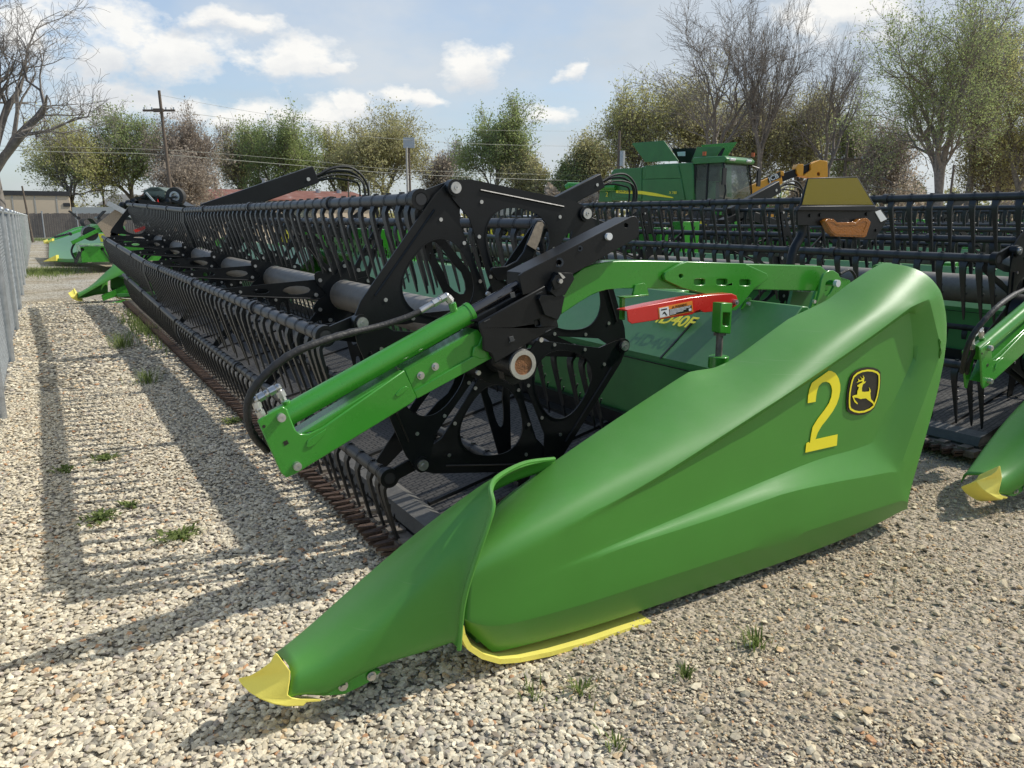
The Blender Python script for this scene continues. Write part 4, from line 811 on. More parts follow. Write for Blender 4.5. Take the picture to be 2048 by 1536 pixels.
    mb.pxplate([(1254, 620), (1300, 610), (1381, 595), (1420, 590), (1464, 587), (1464, 589.5), (1420, 592.5), (1381, 598), (1300, 613), (1254, 623)], YR + 0.006, 0.075)
    mb.pxplate([(1254, 620), (1300, 610), (1381, 595), (1464, 587), (1475, 610), (1385, 627), (1264, 646)], YR + 0.075, 0.006)
    rs = mb.build('safety_stop', 'red', root, bevel=0.003)
    mb = MB(); c = at(1469, 604, Y=YR); mb.cyl(c, c + Vector((0, -.018, 0)), 0.013, 10); mb.cyl(c, c + Vector((0, -.024, 0)), 0.006, 8); mb.build('bolt', 'steel', rs)
    def q(u_, v_): # label corner frame
        A, B, D, Cc = (1316.5, 615.5), (1384.5, 601.5), (1318.5, 637.5), (1386.5, 623)
        x = (A[0] * (1 - u_) + B[0] * u_) * (1 - v_) + (D[0] * (1 - u_) + Cc[0] * u_) * v_; y = (A[1] * (1 - u_) + B[1] * u_) * (1 - v_) + (D[1] * (1 - u_) + Cc[1] * u_) * v_; return (x, y)
    R_ = lambda a, b, c, d_: [q(a, b), q(c, b), q(c, d_), q(a, d_)]
    mb = MB(); mb.mi = 0; mb.pxplate(R_(0, 0, 1, 1), YR - 0.0015, 0.001)
    mb.mi = 1; mb.pxplate(R_(0.03, 0.08, 0.30, 0.93), YR - 0.0025, 0.001)
    mb.mi = 2; mb.pxplate(R_(0.31, 0.36, 0.97, 0.93), YR - 0.0025, 0.001); mb.pxplate([q(.08, .2), q(.25, .2), q(.25, .32), q(.08, .32)], YR - 0.0032, 0.0008)
    mb.pxplate([q(.10, .70), q(.14, .5), q(.18, .45), q(.25, .85), q(.21, .85), q(.17, .62)], YR - 0.0032, 0.0008); mb.pxplate([q(.41, .30), q(.435, .1), q(.46, .30)], YR - 0.0032, 0.0008)
    mb.mi = 1
    for i, w_ in enumerate((.95, .93, .80, .72, .50)): mb.pxplate(R_(0.325, 0.41 + i * 0.10, w_, 0.455 + i * 0.10), YR - 0.0032, 0.0008)
    mb.pxplate(R_(.88, .66, .955, .88), YR - 0.0034, 0.0008)
    wl = mb.build('warning_label', ['orange', 'white', 'decalb'], rs, sharp=80)
    a = at(*q(0.49, 0.31), Y=YR - 0.003); b2 = at(*q(0.95, 0.31), Y=YR - .003); textob('label_text', 'WARNING', 0.0155, a, b2 - a, (0, 0, 1), 'decalb', wl, extr=0.0004)
    # adjuster under the plate
    YJ = 2.50; mb = MB(); mb.pxplate([(1443, 606), (1465, 606), (1461, 668), (1440, 666)], YJ, 0.055, [[(1446, 625), (1461, 626), (1459, 650), (1456, 652), (1447, 651), (1445, 648)]]); aj = mb.build('adjuster_clevis', 'green', root, bevel=0.003); mb = MB()
    c = at(1436, 735, Y=YJ + .04); mb.cyl(c + Vector((0, 0, -.12)), c + Vector((0, 0, .0)), 0.040, 20); mb.cyl(c, c + Vector((0, 0, 0.055)), 0.048, 20)
    mb.build('adjuster_base', 'green', root, bevel=0.003)
    mb = MB(); mb.cyl(c, at(1440, 662, Y=YJ + .04), 0.016, 14); mb.cyl(at(1440, 670, Y=YJ + .04), at(1440, 664, Y=YJ + .04), 0.030, 6); t0 = at(1450, 650, Y=YJ + .05); mb.cyl(t0, t0 + Vector((0, 0, .075)), 0.012, 12); mb.build('threaded_rod', 'cutter', aj)
    # frame block behind: dark cast parts near the pivot
    mb = MB(); mb.pxplate([(1586, 582), (1627, 584), (1608, 640), (1572, 640)], YG + .10, .02)
    mb.build('end_plate', 'dgreen', root)

def light_bracket(root):
    Yl = 2.98; mb = MB()
    mb.tube(catmull([at(1576, 560, Y=Yl + .04), at(1582, 520, Y=Yl + .04), at(1588, 498, Y=Yl + .04), at(1603, 468, Y=Yl + .04), at(1604, 440, Y=Yl + .04)], 6), 0.026, 14)
    mb.pxplate([(1595, 421), (1601, 413), (1617, 356), (1715, 353), (1753, 415), (1762, 418), (1776, 438), (1761, 463), (1748, 479), (1713, 479), (1661, 452), (1595, 451)], Yl, 0.012); mb.pxplate([(1595, 421), (1602, 412), (1750, 411), (1754, 422)], Yl - 0.03, 0.03)
    lb = mb.build('light_bracket', 'black', root, bevel=0.003)
    mb = MB(); mb.pxplate([(1617, 358), (1714.5, 355.5), (1746.5, 409.4), (1604.5, 409.4)], Yl - 0.003, 0.002); mb.build('reflector', 'reflect', lb)
    mb = MB(); mb.pxplate([(1750.6, 424), (1761, 420), (1774, 438), (1762, 444)], Yl - 0.004, 0.003); mb.build('white_reflector', 'white', lb)
    mb = MB(); mb.pxplate([(1649, 442), (1656, 437), (1667, 438), (1675, 445), (1713, 444), (1719, 438), (1734, 436), (1742, 444), (1733, 472), (1729, 475), (1671, 473), (1661, 465)], Yl - 0.035, 0.035)
    am = mb.build('amber_light', 'amber', lb, bevel=0.006)
    mb = MB(); mb.pxplate([(1652, 443), (1658, 440), (1666, 441), (1675, 448), (1714, 447), (1721, 441), (1733, 439), (1738, 445), (1730, 468), (1727, 471), (1673, 469), (1664, 463)], Yl - 0.037, 0.002, [[(1656, 444), (1665, 444), (1675, 451), (1715, 450), (1723, 444), (1732, 442), (1734, 446), (1727, 464), (1725, 466), (1675, 465), (1667, 461)]]); mb.build('lens_rim', 'amber', am)
    for (x, y) in ((1620, 431), (1640, 430), (1733, 428), (1752, 460)): c = at(x, y, Y=Yl); bolts(lb, [(c, c + Vector((0, -.008, 0)), 0.010, 8)], 'black')

def shield_decals(S0):
    dg = bpy.context.evaluated_depsgraph_get(); dg.update(); bv = BVHTree.FromObject(S0, dg); inv = S0.matrix_world.inverted()
    org = Vector((0, 0, EYE))
    yy = []
    for x, y in ((1640, 820), (1720, 780), (1640, 880), (1700, 830), (1660, 760), (1740, 810)):
        d, _ = ray(x, y); loc, nor, i, dist = bv.ray_cast(inv @ org, d.normalized()); yy.append((S0.matrix_world @ loc).y if loc else 2.11)
    print('decal depth', [round(v, 4) for v in yy])
    def dec(px, lift, sx=1.0, th=0.0015):
        out = []
        for (x, y) in px:
            d, _ = ray(x, y); loc, nor, i, dist = bv.ray_cast(inv @ org, d.normalized()); p = S0.matrix_world @ loc; out.append(Vector((p.x, p.y - lift, p.z)))
        return out
    K = lambda L, ox, oy, s: [(ox + x / s, oy + y / s) for x, y in L]
    two = [(103, 702), (108, 600), (128, 500), (165, 405), (290, 315), (410, 228), (450, 232), (510, 265), (555, 340), (578, 430), (578, 520), (560, 620), (525, 720), (470, 820), (390, 930), (310, 1030), (250, 1130), (215, 1232), (540, 1160), (528, 1322), (68, 1426), (82, 1290), (115, 1272), (135, 1285), (150, 1180), (175, 1050), (250, 930), (350, 800), (415, 700), (448, 610), (460, 520), (448, 450), (420, 405), (370, 388), (315, 400), (265, 450), (240, 520), (225, 600), (218, 682)]
    def pr2(mb, px, lift):
        a = dec(K(px, 1600, 710, 7.317), lift); mb.prism(a, (0, 0.0015, 0))
    def dense(L, n=5):
        o = []
        for i in range(len(L)):
            a, b = L[i], L[(i + 1) % len(L)]
            o += [(a[0] + (b[0] - a[0]) * k / n, a[1] + (b[1] - a[1]) * k / n) for k in range(n)]
        return o
    mb = MB(); pr2(mb, dense(two, 2), 0.004); n2 = mb.build('number_decal', 'decal', S0, sharp=80)
    outer = [(740, 280), (800, 225), (880, 190), (970, 175), (1060, 182), (1130, 210), (1165, 250), (1168, 350), (1160, 470), (1135, 610), (1105, 700), (1070, 780), (1010, 830), (920, 868), (830, 878), (750, 862), (685, 825), (668, 780), (665, 680), (672, 560), (690, 450), (712, 350)]
    mb = MB(); mb.mi = 1; pr2(mb, dense(outer, 2), 0.005)
    c = (912, 520); ins = lambda s_: [(c[0] + (x - c[0]) * s_, c[1] + (y - c[1]) * s_) for x, y in outer]
    o1 = dec(K(dense(ins(0.905), 2), 1600, 710, 7.317), 0.0095); o2 = dec(K(dense(ins(0.83), 2), 1600, 710, 7.317), 0.0095)
    mb.mi = 0; mb.prism(o1, (0, 0.0012, 0), [o2])
    deer = [(812, 440), (835, 428), (855, 412), (880, 400), (893, 385), (870, 378), (835, 388), (803, 400), (830, 378), (822, 340), (842, 362), (868, 362), (880, 350), (852, 308), (885, 340), (902, 330), (893, 288), (915, 325), (908, 370), (912, 388), (938, 382), (918, 408), (898, 418), (888, 440), (878, 480), (880, 530), (920, 535), (970, 530), (985, 528), (990, 500), (982, 465), (1000, 495), (1008, 530), (1000, 550), (1004, 590), (1012, 640), (1045, 675), (1068, 730), (1058, 745), (1035, 700), (995, 670), (965, 650), (940, 628), (890, 632), (860, 640), (810, 620), (762, 615), (775, 650), (818, 700), (812, 715), (770, 680), (740, 600), (765, 585), (810, 575), (815, 520), (838, 465), (815, 455)]
    pr2(mb, deer, 0.0098)
    mb.build('logo_decal', ['decal', 'decalb'], S0, sharp=80)

H1, S0, CO, BS = build_header('large green and black draper header with yellow 2 on its end shield, beside the fence', 'draper headers parked in parallel rows')
near_arm(H1); light_bracket(H1); shield_decals(S0)
# ---- the other headers of the yard
H2, S2, C2, B2 = build_header('second draper header, its yellow nose tip on the gravel right of the big shield', 'draper headers parked in parallel rows', phase=34, rdx=0.42, rdz=0.02)
near_arm(H2); H2.location = Vector(H2.location) + Vector((3.70, -0.50, 0))
for o_ in (S2, C2): o_.location.y += 0.33
H3, S3, C3, B3 = build_header('third draper header in the rows, seen through the reel bars of the second', 'draper headers parked in parallel rows', phase=20, rdx=0.3, near=False)
H3.location = Vector(H3.location) + Vector((7.6, -0.3, 0))
for k, (dx, dy, lab) in enumerate(((11.6, -0.4, 'fourth draper header in the rows, mostly hidden by the reels in front'), (15.6, -0.9, 'fifth draper header in the rows, its arm and hose loop below the tall trees'), (20.0, -0.7, 'sixth and rearmost draper header, just before the trees'))):
    h = copy_tree(H3); h.location = Vector((1.9 + dx, 3.0 + dy, 0)); h['label'] = lab

# ---- corn heads in the left distance
def corn_head(label, x, y, rows=8, hood='green', up=0.0):
    root = thing('corn_head', label, 'corn header', (x, y, 0), 'corn heads beyond the long header')
    for k in range(rows + 1):
        yy = y + k * 0.76; big = k in (0, rows)
        mb = MB(); xs = [0.0, 0.35, 0.9, 1.6, 2.2]; top = [0.12, 0.27, 0.50, 0.78, 0.92]; w = [0.035, 0.13, 0.23, 0.30, 0.30]
        if big: top = [t * 1.12 for t in top]
        vs = []
        for a, t, ww in zip(xs, top, w):
            b0 = 0.06 + a * 0.16
            for (u_, q_) in ((-1, 0), (-0.85, 0.55), (-0.4, 0.92), (0, 1), (0.4, 0.92), (0.85, 0.55), (1, 0)): vs.append((x + a + 0.25, yy + u_ * ww, b0 + (t - b0) * q_ + up))
        fs = [(i * 7 + j, i * 7 + j + 1, (i + 1) * 7 + j + 1, (i + 1) * 7 + j) for i in range(4) for j in range(6)] + [(0, 6, 5, 4, 3, 2, 1), (28, 29, 30, 31, 32, 33, 34)]
        mb.add(vs, fs); sn = mb.build('snout', hood, root, sharp=45)
        mb = MB(); mb.tube([(x, yy, 0.05 + up), (x + 0.12, yy, 0.08 + up), (x + 0.27, yy, 0.10 + up)], [0.008, 0.035, 0.055], 10); mb.build('snout_tip', 'yellow', sn)
    mb = MB(); L_ = rows * 0.76
    mb.prism([(x + 2.3, y - .3, 0.35), (x + 2.35, y - .3, 0.95), (x + 3.0, y - .3, 1.15), (x + 3.1, y - .3, 1.1), (x + 3.1, y - .3, 0.3)], (0, L_ + .6, 0)); mb.build('auger_hood', 'deck', root, bevel=0.01)
    mb = MB(); mb.tube([(x + 2.55, y, 0.85 + up), (x + 2.55, y + L_, 0.85 + up)], 0.16, 14)
    for q in range(int(L_ / 0.12)): a = q * 0.9; mb.beam((x + 2.55, y + q * .12, .85 + up), (x + 2.55 + .28 * cos(a), y + q * .12, .85 + up + .28 * sin(a)), .05, .02)
    mb.build('auger', 'black', root)
    mb = MB()
    for q in range(7): mb.tube(catmull([(x + 2.3, y + q * .8, 1.0), (x + 2.2, y + .15 + q * .8, 1.35), (x + 2.6, y + .3 + q * .8, 1.5), (x + 2.9, y + .4 + q * .8, 1.15)], 4), 0.025, 6)
    mb.build('hose', 'rubber', root)
    return root
q_ = at(112, 498, Z=0.05); corn_head('green corn head with yellow snout tips, behind the header with the flat green cover', q_.x, q_.y, 6)
q_ = at(88, 487, Z=0.05); corn_head('second corn head beyond, nearer the grey board fence', q_.x, q_.y, 8)
def flat_header():
    g_ = at(98, 521, Z=0); root = thing('grain_header', 'header with a broad flat green cover and yellow corner tips before the corn heads', 'harvester header', g_)
    P = lambda px, py, D: far(px, py, D)
    mb = MB(); q = [P(97, 516, 25.5), P(98, 484, 31), P(165, 462, 31), P(236, 470, 27), P(246, 506, 24.5), P(165, 519, 25)]; mb.prism(q, (0, 0, -.12)); mb.prism([P(97, 520, 25.5), P(165, 522, 25), P(246, 520, 24.5), P(246, 505, 24.5), P(165, 516, 25)], FW * .1); mb.build('cover', 'deck', root, bevel=.02)
    for (a, b_, c_, D) in (((86, 523), (112, 510), (113, 522), 25.3), ((86, 487), (104, 477), (104, 485), 31)): mb = MB(); mb.prism([P(*a, D), P(*b_, D), P(*c_, D)], FW * .15); mb.build('corner_tip', 'yellow', root)
    mb = MB()
    for k in range(14): y = 484 + k * 2.4; D = 31 - k * .42; mb.prism([P(97, y, D), P(88, y + 1.5, D), P(97, y + 1.6, D)], FW * .05)
    mb.build('crop_lifters', 'black', root)
    mb = MB(); mb.prism([P(196, 468, 26), P(232, 468, 26), P(234, 482, 26), P(202, 484, 26)], FW * .2); mb.build('yellow_springs', 'decal', root)
    mb = MB(); mb.tube(catmull([P(225, 462, 24.5), P(190, 464, 24.5), P(160, 475, 24.3), P(143, 500, 24.2), P(152, 522, 24)], 6), .03, 8); mb.build('hose', 'rubber', root)
    mb = MB(); mb.beam(P(150, 512, 24.3), P(262, 478, 24.3), .18, .2); mb.build('arm', 'green', root, bevel=.02)
flat_header()
def reel_machine():
    o = at(150, 455, Y=27.0); x, y = 0.8, 25.2
    root = thing('pickup_header', 'black and green pickup header with a worn grey side panel, left in the distance', 'harvester header', (x, y, 0))
    mb = MB()
    for k in range(6):
        a = k * pi / 3; mb.tube([(x + .5 + .5 * cos(a), y, 1.1 + .5 * sin(a)), (x + .5 + .5 * cos(a), y + 1.2, 1.1 + .5 * sin(a))], 0.05, 6)
        for q in range(6): mb.beam((x + .5 + .5 * cos(a), y + q * .22, 1.1 + .5 * sin(a)), (x + .5 + .9 * cos(a), y + q * .22, 1.0 + .85 * sin(a)), .03, .03)
    mb.tube([(x + .5, y, 1.1), (x + .5, y + 1.2, 1.1)], .2, 14); mb.build('reel', 'plastic', root)
    mb = MB(); mb.frame((x + .9, y - .15, .95), (.55, 0, .45), (0, .04, 0), (-.22, 0, .42)); mb.build('side_panel', 'cardboard', root, bevel=.005)
    mb = MB(); mb.beam((x + 1.0, y - .2, 1.95), (x + 2.6, y - .2, 1.0), .1, .14); mb.build('arm', 'galv', root)
    mb = MB(); mb.beam((x, y - .1, .85), (x + .9, y - .1, 1.3), .06, .1); mb.bx(x + .2, x + 2.4, y, y + 3, .3, .75); mb.build('frame', 'green', root, bevel=.01)
    mb = MB(); mb.prism([(x + 1.6, y - .1, 1.2), (x + 2.0, y - .1, 1.35), (x + 2.05, y - .1, 1.28), (x + 1.65, y - .1, 1.12)], (0, .05, 0)); mb.build('stop', 'red', root)
reel_machine()
def implement():
    D = 27.0; c = far(310, 400, D); g_ = Vector((c.x, c.y, 0)); R_ = RT
    root = thing('field_implement', 'dark implement with a domed canopy and a raised wheel, beside the utility pole', 'farm implement', g_)
    P = lambda px, py, d=D: far(px, py, d)
    mb = MB(); q = [(287, 383), (300, 376), (316, 375), (330, 382), (330, 402), (286, 402)]; mb.prism([P(*p) for p in q], FW * 1.2); mb.prism([P(*p) for p in [(283, 384), (300, 374), (318, 374), (333, 383)]], FW * 1.4); mb.build('canopy', 'canopy', root, bevel=.02)
    mb = MB(); w = P(352, 393); mb.ring(w - FW * .12, w + FW * .12, .31, .17, 26); wh = mb.build('wheel', 'tyre', root, bevel=.02)
    mb = MB(); mb.ring(w - FW * .13, w + FW * .05, .17, .11, 20); mb.cyl(w - FW * .05, w + FW * .05, .07, 12); mb.build('rim', 'galv', wh)
    mb = MB(); mb.prism([P(*p) for p in [(250, 425), (262, 405), (283, 398), (296, 386), (318, 392), (352, 402), (372, 412), (372, 440), (250, 440)]], FW * .8)
    for a, b_ in (((290, 385), (312, 408)), ((318, 392), (300, 412)), ((340, 400), (366, 408)), ((262, 400), (292, 392)), ((330, 398), (352, 394))): mb.beam(P(*a, 26.8), P(*b_, 26.8), .09, .07)
    for a in ((258, 408), (246, 412), (270, 404), (338, 404)): mb.sph(P(*a, 26.8), .14, 8, 6)
    mb.bx(g_.x - .2, g_.x + .2, g_.y, g_.y + .5, 0, 1.7)
    mb.build('frame', 'black', root)
    mb = MB(); mb.prism([P(312, 412, 26.6), P(320, 412, 26.6), P(315, 398, 26.6)], FW * .03); mb.build('warning_triangle', 'red', root)
    mb = MB(); mb.beam(P(292, 385, 26.7), P(313, 408, 26.7), .06, .05); mb.build('strut', 'galv', root)
implement()

# ---- combine
def combine():
    D = 33.5; org = far(1385, 400, D); A0 = Vector((org.x, org.y, 0)); ang = radians(47)
    a = (RT * cos(ang) - FW * sin(ang)); b = (RT * sin(ang) + FW * cos(ang)); up = Vector((0, 0, 1))
    root = thing('combine_harvester', 'tall dark green combine harvester with open tank covers, in front of the bare trees', 'combine harvester', A0)
    def W(s, t, z): return A0 + a * s + b * t + up * z
    def on_side(px, py, t=0.0):   # point of the near side wall seen there
        d, _ = ray(px, py); o = Vector((0, 0, EYE)); n = b; k = ((A0 + b * t) - o).dot(n) / d.dot(n); return o + d * k
    def side(px, th, t=0.0): return [on_side(*p, t=t) for p in px], b * th
    mb = MB(); o, v = side([(1228, 338), (1276, 340), (1285, 333), (1320, 328), (1386, 325), (1388, 402), (1222, 402), (1222, 345)], 3.0); mb.prism(o, v); body = mb.build('body', 'dgreen', root, bevel=.05)
    mb = MB(); o, v = side([(1229, 338), (1283, 335), (1283, 398), (1230, 396)], .05, -.05); mb.prism(o, v); o, v = side([(1290, 331), (1356, 330), (1362, 356), (1290, 358)], .05, -.05); mb.prism(o, v); o, v = side([(1284, 359), (1362, 357), (1370, 400), (1284, 402)], .05, -.05); mb.prism(o, v); mb.build('side_panel', 'dgreen', body, bevel=.03)
    mb = MB(); o, v = side([(1232, 380.5), (1284, 382), (1310, 386), (1345, 394), (1347, 396.5), (1300, 391), (1284, 388.5), (1232, 386)], .02, -.08); mb.prism(o, v); st = mb.build('stripe', 'decal', body)
    x0 = on_side(1236, 386, t=-.11); x1 = on_side(1256, 386, t=-.11); textob('side_lettering', 'JOHN DEERE', .135, x0 + up * .02, x1 - x0, up, 'decalb', st)
    x0 = on_side(1338, 388, t=-.11); textob('model_number', 'X 9001'[:1] + ' 780', .16, x0, x1 - on_side(1236, 386, t=-.11), up, 'decal', body)
    # tank covers
    mb = MB(); o, v = side([(1264, 288), (1266, 286), (1327, 281), (1357, 322), (1290, 324)], .05, .3); mb.prism(o, v); mb.build('tank_cover', 'dgreen', root, bevel=.01)
    mb = MB(); o, v = side([(1343, 297), (1392, 296), (1384, 326), (1357, 324)], .05, 1.4); mb.prism(o, v); te = mb.build('tank_extension', 'black', root)
    mb = MB(); o, v = side([(1354, 304), (1370, 303), (1370, 312), (1356, 312)], .03, 1.36); mb.prism(o, v); mb.build('rear_window', 'white', te)
    mb = MB(); o, v = side([(1394, 294), (1446, 293), (1424, 324), (1382, 323)], .05, .5); mb.prism(o, v); mb.build('tank_cover', 'dgreen', root, bevel=.01)
    mb = MB(); o, v = side([(1402, 290), (1474, 284), (1448, 320), (1440, 320), (1450, 296), (1404, 294)], .05, 1.8); mb.prism(o, v); mb.build('tank_cover', 'green', root, bevel=.01)
    mb = MB(); o, v = side([(1438, 296), (1462, 290), (1448, 318), (1434, 318)], .04, 1.9); mb.prism(o, v); mb.build('cover_panel', 'black', root)
    # cab: side and front glass, green roof
    mb = MB(); mb.prism([W(.0, .1, 2.0), W(1.35, .1, 1.85), W(1.5, .1, 2.6), W(1.3, .1, 3.75), W(.0, .1, 3.75)], b * 2.0); cab = mb.build('cab', 'glass', root, bevel=.04)
    mb = MB(); mb.prism([W(-.1, 0, 3.74), W(1.5, 0, 3.74), W(1.55, 0, 3.88), W(1.4, 0, 4.0), W(-.1, 0, 4.02)], b * 2.2); mb.build('cab_roof', 'dgreen', root, bevel=.05)
    mb = MB()
    for (s, z0, z1) in ((0.02, 1.9, 3.75), (.62, 1.9, 3.75)): mb.beam(W(s, .085, z0), W(s, .085, z1), .06, .06, a)
    mb.tube([W(1.36, .09, 1.85), W(1.52, .09, 2.6), W(1.32, .09, 3.75)], .035, 6); mb.build('cab_frame', 'black', cab); mb = MB(); mb.tube([W(1.36, 2.11, 1.85), W(1.52, 2.11, 2.6), W(1.32, 2.11, 3.75)], .035, 6); mb.beam(W(0, .08, 1.93), W(1.6, .08, 1.83), .06, .08)
    mb.build('cab_frame', 'black', cab); 
    mb = MB(); mb.prism([W(.75, .6, 1.9), W(1.15, .6, 1.9), W(1.2, .6, 2.35), W(.9, .6, 2.4), W(.85, .6, 3.0), W(.7, .6, 3.0)], b * .6); mb.build('seat', 'cardboard', cab)
    for k in range(7):
        t = .25 + k * .1 if k < 4 else 1.35 + (k - 4) * .12
        mb = MB(); mb.sph(W(1.55, t + (.0 if k < 4 else .2), 3.86), .06, 8, 6); mb.build('work_light', 'white', cab)
    for t in (.1, 2.05): mb = MB(); q = W(.4 if t < 1 else 1.5, t, 4.06); mb.cyl(q, q + up * .16, .08, 10); mb.build('beacon', 'orangeball', root)
    for t in (-.25, 2.45): mb = MB(); mb.tube([W(1.4, .1 if t < 0 else 2.1, 3.7), W(1.6, t, 3.6), W(1.6, t, 3.0)], .03, 6); mb.frame(W(1.58, t - .12, 2.85), b * .26, a * .06, up * .65); mb.build('mirror', 'black', root)
    mb = MB(); mb.prism([W(-.1, -.05, 1.65), W(1.9, -.05, 1.65), W(1.9, -.05, 1.85), W(-.1, -.05, 1.95)], b * 2.6); mb.build('platform', 'green', root, bevel=.03)
    mb = MB()
    for t in (.0, .5, 1.0): mb.tube([W(2.0, 2.3 + t * .4, 1.0 + t), W(2.0, 2.3 + t * .4, 2.0 + t * .6), W(2.5, 2.4 + t * .4, 2.0 + t * .6), W(2.5, 2.4 + t * .4, 1.0 + t)], .03, 6)
    for k in range(5): mb.beam(W(2.0, 2.35, .6 + k * .3), W(2.5, 2.35, .6 + k * .3), .08, .04)
    mb.build('ladder', 'green', root)
    for s, r, w in ((.6, .95, .7), (-3.6, .65, .45)):
        for t in (0.0, 2.6):
            c = W(s, t, r); mb = MB(); mb.ring(c - b * w / 2, c + b * w / 2, r, r * .5, 32); wh = mb.build('wheel', 'tyre', root, bevel=.04)
            mb = MB(); mb.cyl(c - b * w * .3, c + b * w * .3, r * .5, 24); mb.build('rim', 'decal', wh)
    # unloading auger folded back along the side
    p0, p1 = on_side(1300, 378, t=.5), on_side(1140, 374, t=.2)
    mb = MB(); mb.tube([on_side(1232, 375, t=-.1), on_side(1136, 372, t=-.6)], .17, 16); mb.tube([on_side(1140, 372, t=-.6), on_side(1132, 376, t=-.7)], [.19, .15], 12); mb.build('unload_auger', 'green', root)
    mb = MB(); o, v = side([(1200, 376), (1224, 376), (1224, 404), (1196, 404)], .6, .1); mb.prism(o, v); rp = mb.build('rear_hood', 'dgreen', root, bevel=.04)
    x0 = on_side(1211, 393, t=.05); x1 = on_side(1220, 393, t=.05); textob('rear_number', '2', .30, x0, x1 - x0, up, 'decal', rp)
combine()

def loader():
    D = 37.0; P = lambda px, py, d=D: far(px, py, d)
    g_ = P(1480, 400); root = thing('telehandler', 'yellow telehandler with raised boom, behind the green combine', 'telehandler', (g_.x, g_.y, 0))
    mb = MB(); mb.prism([P(*p) for p in [(1462, 404), (1478, 382), (1562, 345), (1566, 366), (1500, 404)]], FW * .5); bm = mb.build('boom', 'jcb', root, bevel=.03)
    mb = MB(); mb.prism([P(*p, 37.1) for p in [(1562, 349), (1622, 326), (1625, 341), (1566, 363)]], FW * .35); mb.build('inner_boom', 'black', bm)
    mb = MB(); mb.prism([P(*p, 36.95) for p in [(1593, 334), (1596, 328), (1607, 328), (1607, 352), (1598, 352), (1594, 346)]], FW * .6); mb.prism([P(*p, 36.95) for p in [(1561, 341), (1568, 343), (1568, 352), (1561, 350)]], FW * .6); mb.build('boom_collar', 'jcb', bm, bevel=.02)
    mb = MB(); mb.prism([P(*p, 36.9) for p in [(1606, 352), (1622, 340), (1622, 328), (1640, 320), (1655, 322), (1656, 354), (1640, 354), (1622, 356)]], FW * .7, [[P(1637 + 3 * cos(q), 348 + 4 * sin(q), 36.9) for q in [i * pi / 6 for i in range(12)]]]); mb.build('carriage', 'jcb', bm, bevel=.02)
    mb = MB(); mb.prism([P(*p, 36.96) for p in [(1535, 353.5), (1561, 343), (1562, 355), (1537, 366)]], FW * .02); pl = mb.build('name_plate', 'decalb', bm)
    x0, x1 = P(1539, 363.5, 36.93), P(1560, 354, 36.93); textob('plate_lettering', 'JCB', .31, x0, x1 - x0, (0, 0, 1), 'white', pl, offset=.006)
    c = Vector((g_.x, g_.y, 0)); mb = MB(); mb.frame(c - RT * 2.2 + Vector((0, 0, .8)), RT * 4.2, FW * 1.6, (0, 0, .9)); mb.frame(c - RT * .4 + FW * .2 + Vector((0, 0, 1.6)), RT * 1.2, FW * 1.0, (0, 0, .7)); mb.build('body', 'jcb', root, bevel=.05)
    for s in (-1.5, 1.4):
        for t in (-.1, 1.6): q = c + RT * s + FW * t + Vector((0, 0, .6)); mb = MB(); mb.ring(q - FW * .2, q + FW * .2, .6, .3, 24); mb.cyl(q - FW * .1, q + FW * .1, .3, 16); mb.build('wheel', 'tyre', root)
loader()

def small_tractor(px, py, D, lab, kind, S=1.0):
    g_ = far(px, py, D); c = Vector((g_.x, g_.y, 0)); root = thing('tractor', lab, 'tractor', c, 'tractors between the rows and the trees')
    up = Vector((0, 0, 1)) * S; a = (RT * .8 - FW * .6) * S; b = (RT * .6 + FW * .8) * S
    mb = MB(); mb.frame(c + up * .9, a * 1.9, b * .8, up * .75); mb.build('hood', kind, root, bevel=.06)
    mb = MB(); mb.frame(c - a * 1.4 - b * .2 + up * 1.2, a * 1.35, b * 1.3, up * 1.3); cb = mb.build('cab', 'glass', root, bevel=.05)
    mb = MB(); mb.frame(c - a * 1.5 - b * .3 + up * 2.5, a * 1.6, b * 1.5, up * .14); mb.build('cab_roof', kind, root, bevel=.04)
    for s, r in ((1.4, .5), (-.9, .85)):
        for t in (-.45, 1.25): q = c + a * s + b * t + up * r; mb = MB(); mb.ring(q - b * .2, q + b * .2, r * S, r * .55 * S, 24); w = mb.build('wheel', 'tyre', root); mb = MB(); mb.cyl(q - b * .1, q + b * .1, r * .55 * S, 16); mb.build('rim', 'decal', w)
small_tractor(600, 405, 38, 'green tractor in front of the long red roofed building', 'green', .78)
small_tractor(1015, 385, 40, 'white topped tractor behind the black reel end plate', 'white')
small_tractor(855, 395, 44, 'pale tractor just left of the tall dark reel plates', 'white')
def triangle(px, D):
    p = far(px, 400, D); root = thing('warning_marker', 'orange red slow vehicle triangle on a post before the red roof', 'sign', (p.x, p.y, 0))
    mb = MB(); mb.prism([far(px - 7, 410, D), far(px + 8, 410, D), far(px + 1, 394, D)], FW * .03); mb.build('triangle', 'red', root); mb = MB(); mb.cyl((p.x, p.y, 0), (p.x, p.y, p.z), .03, 8); mb.build('post', 'black', root)
triangle(742, 24)

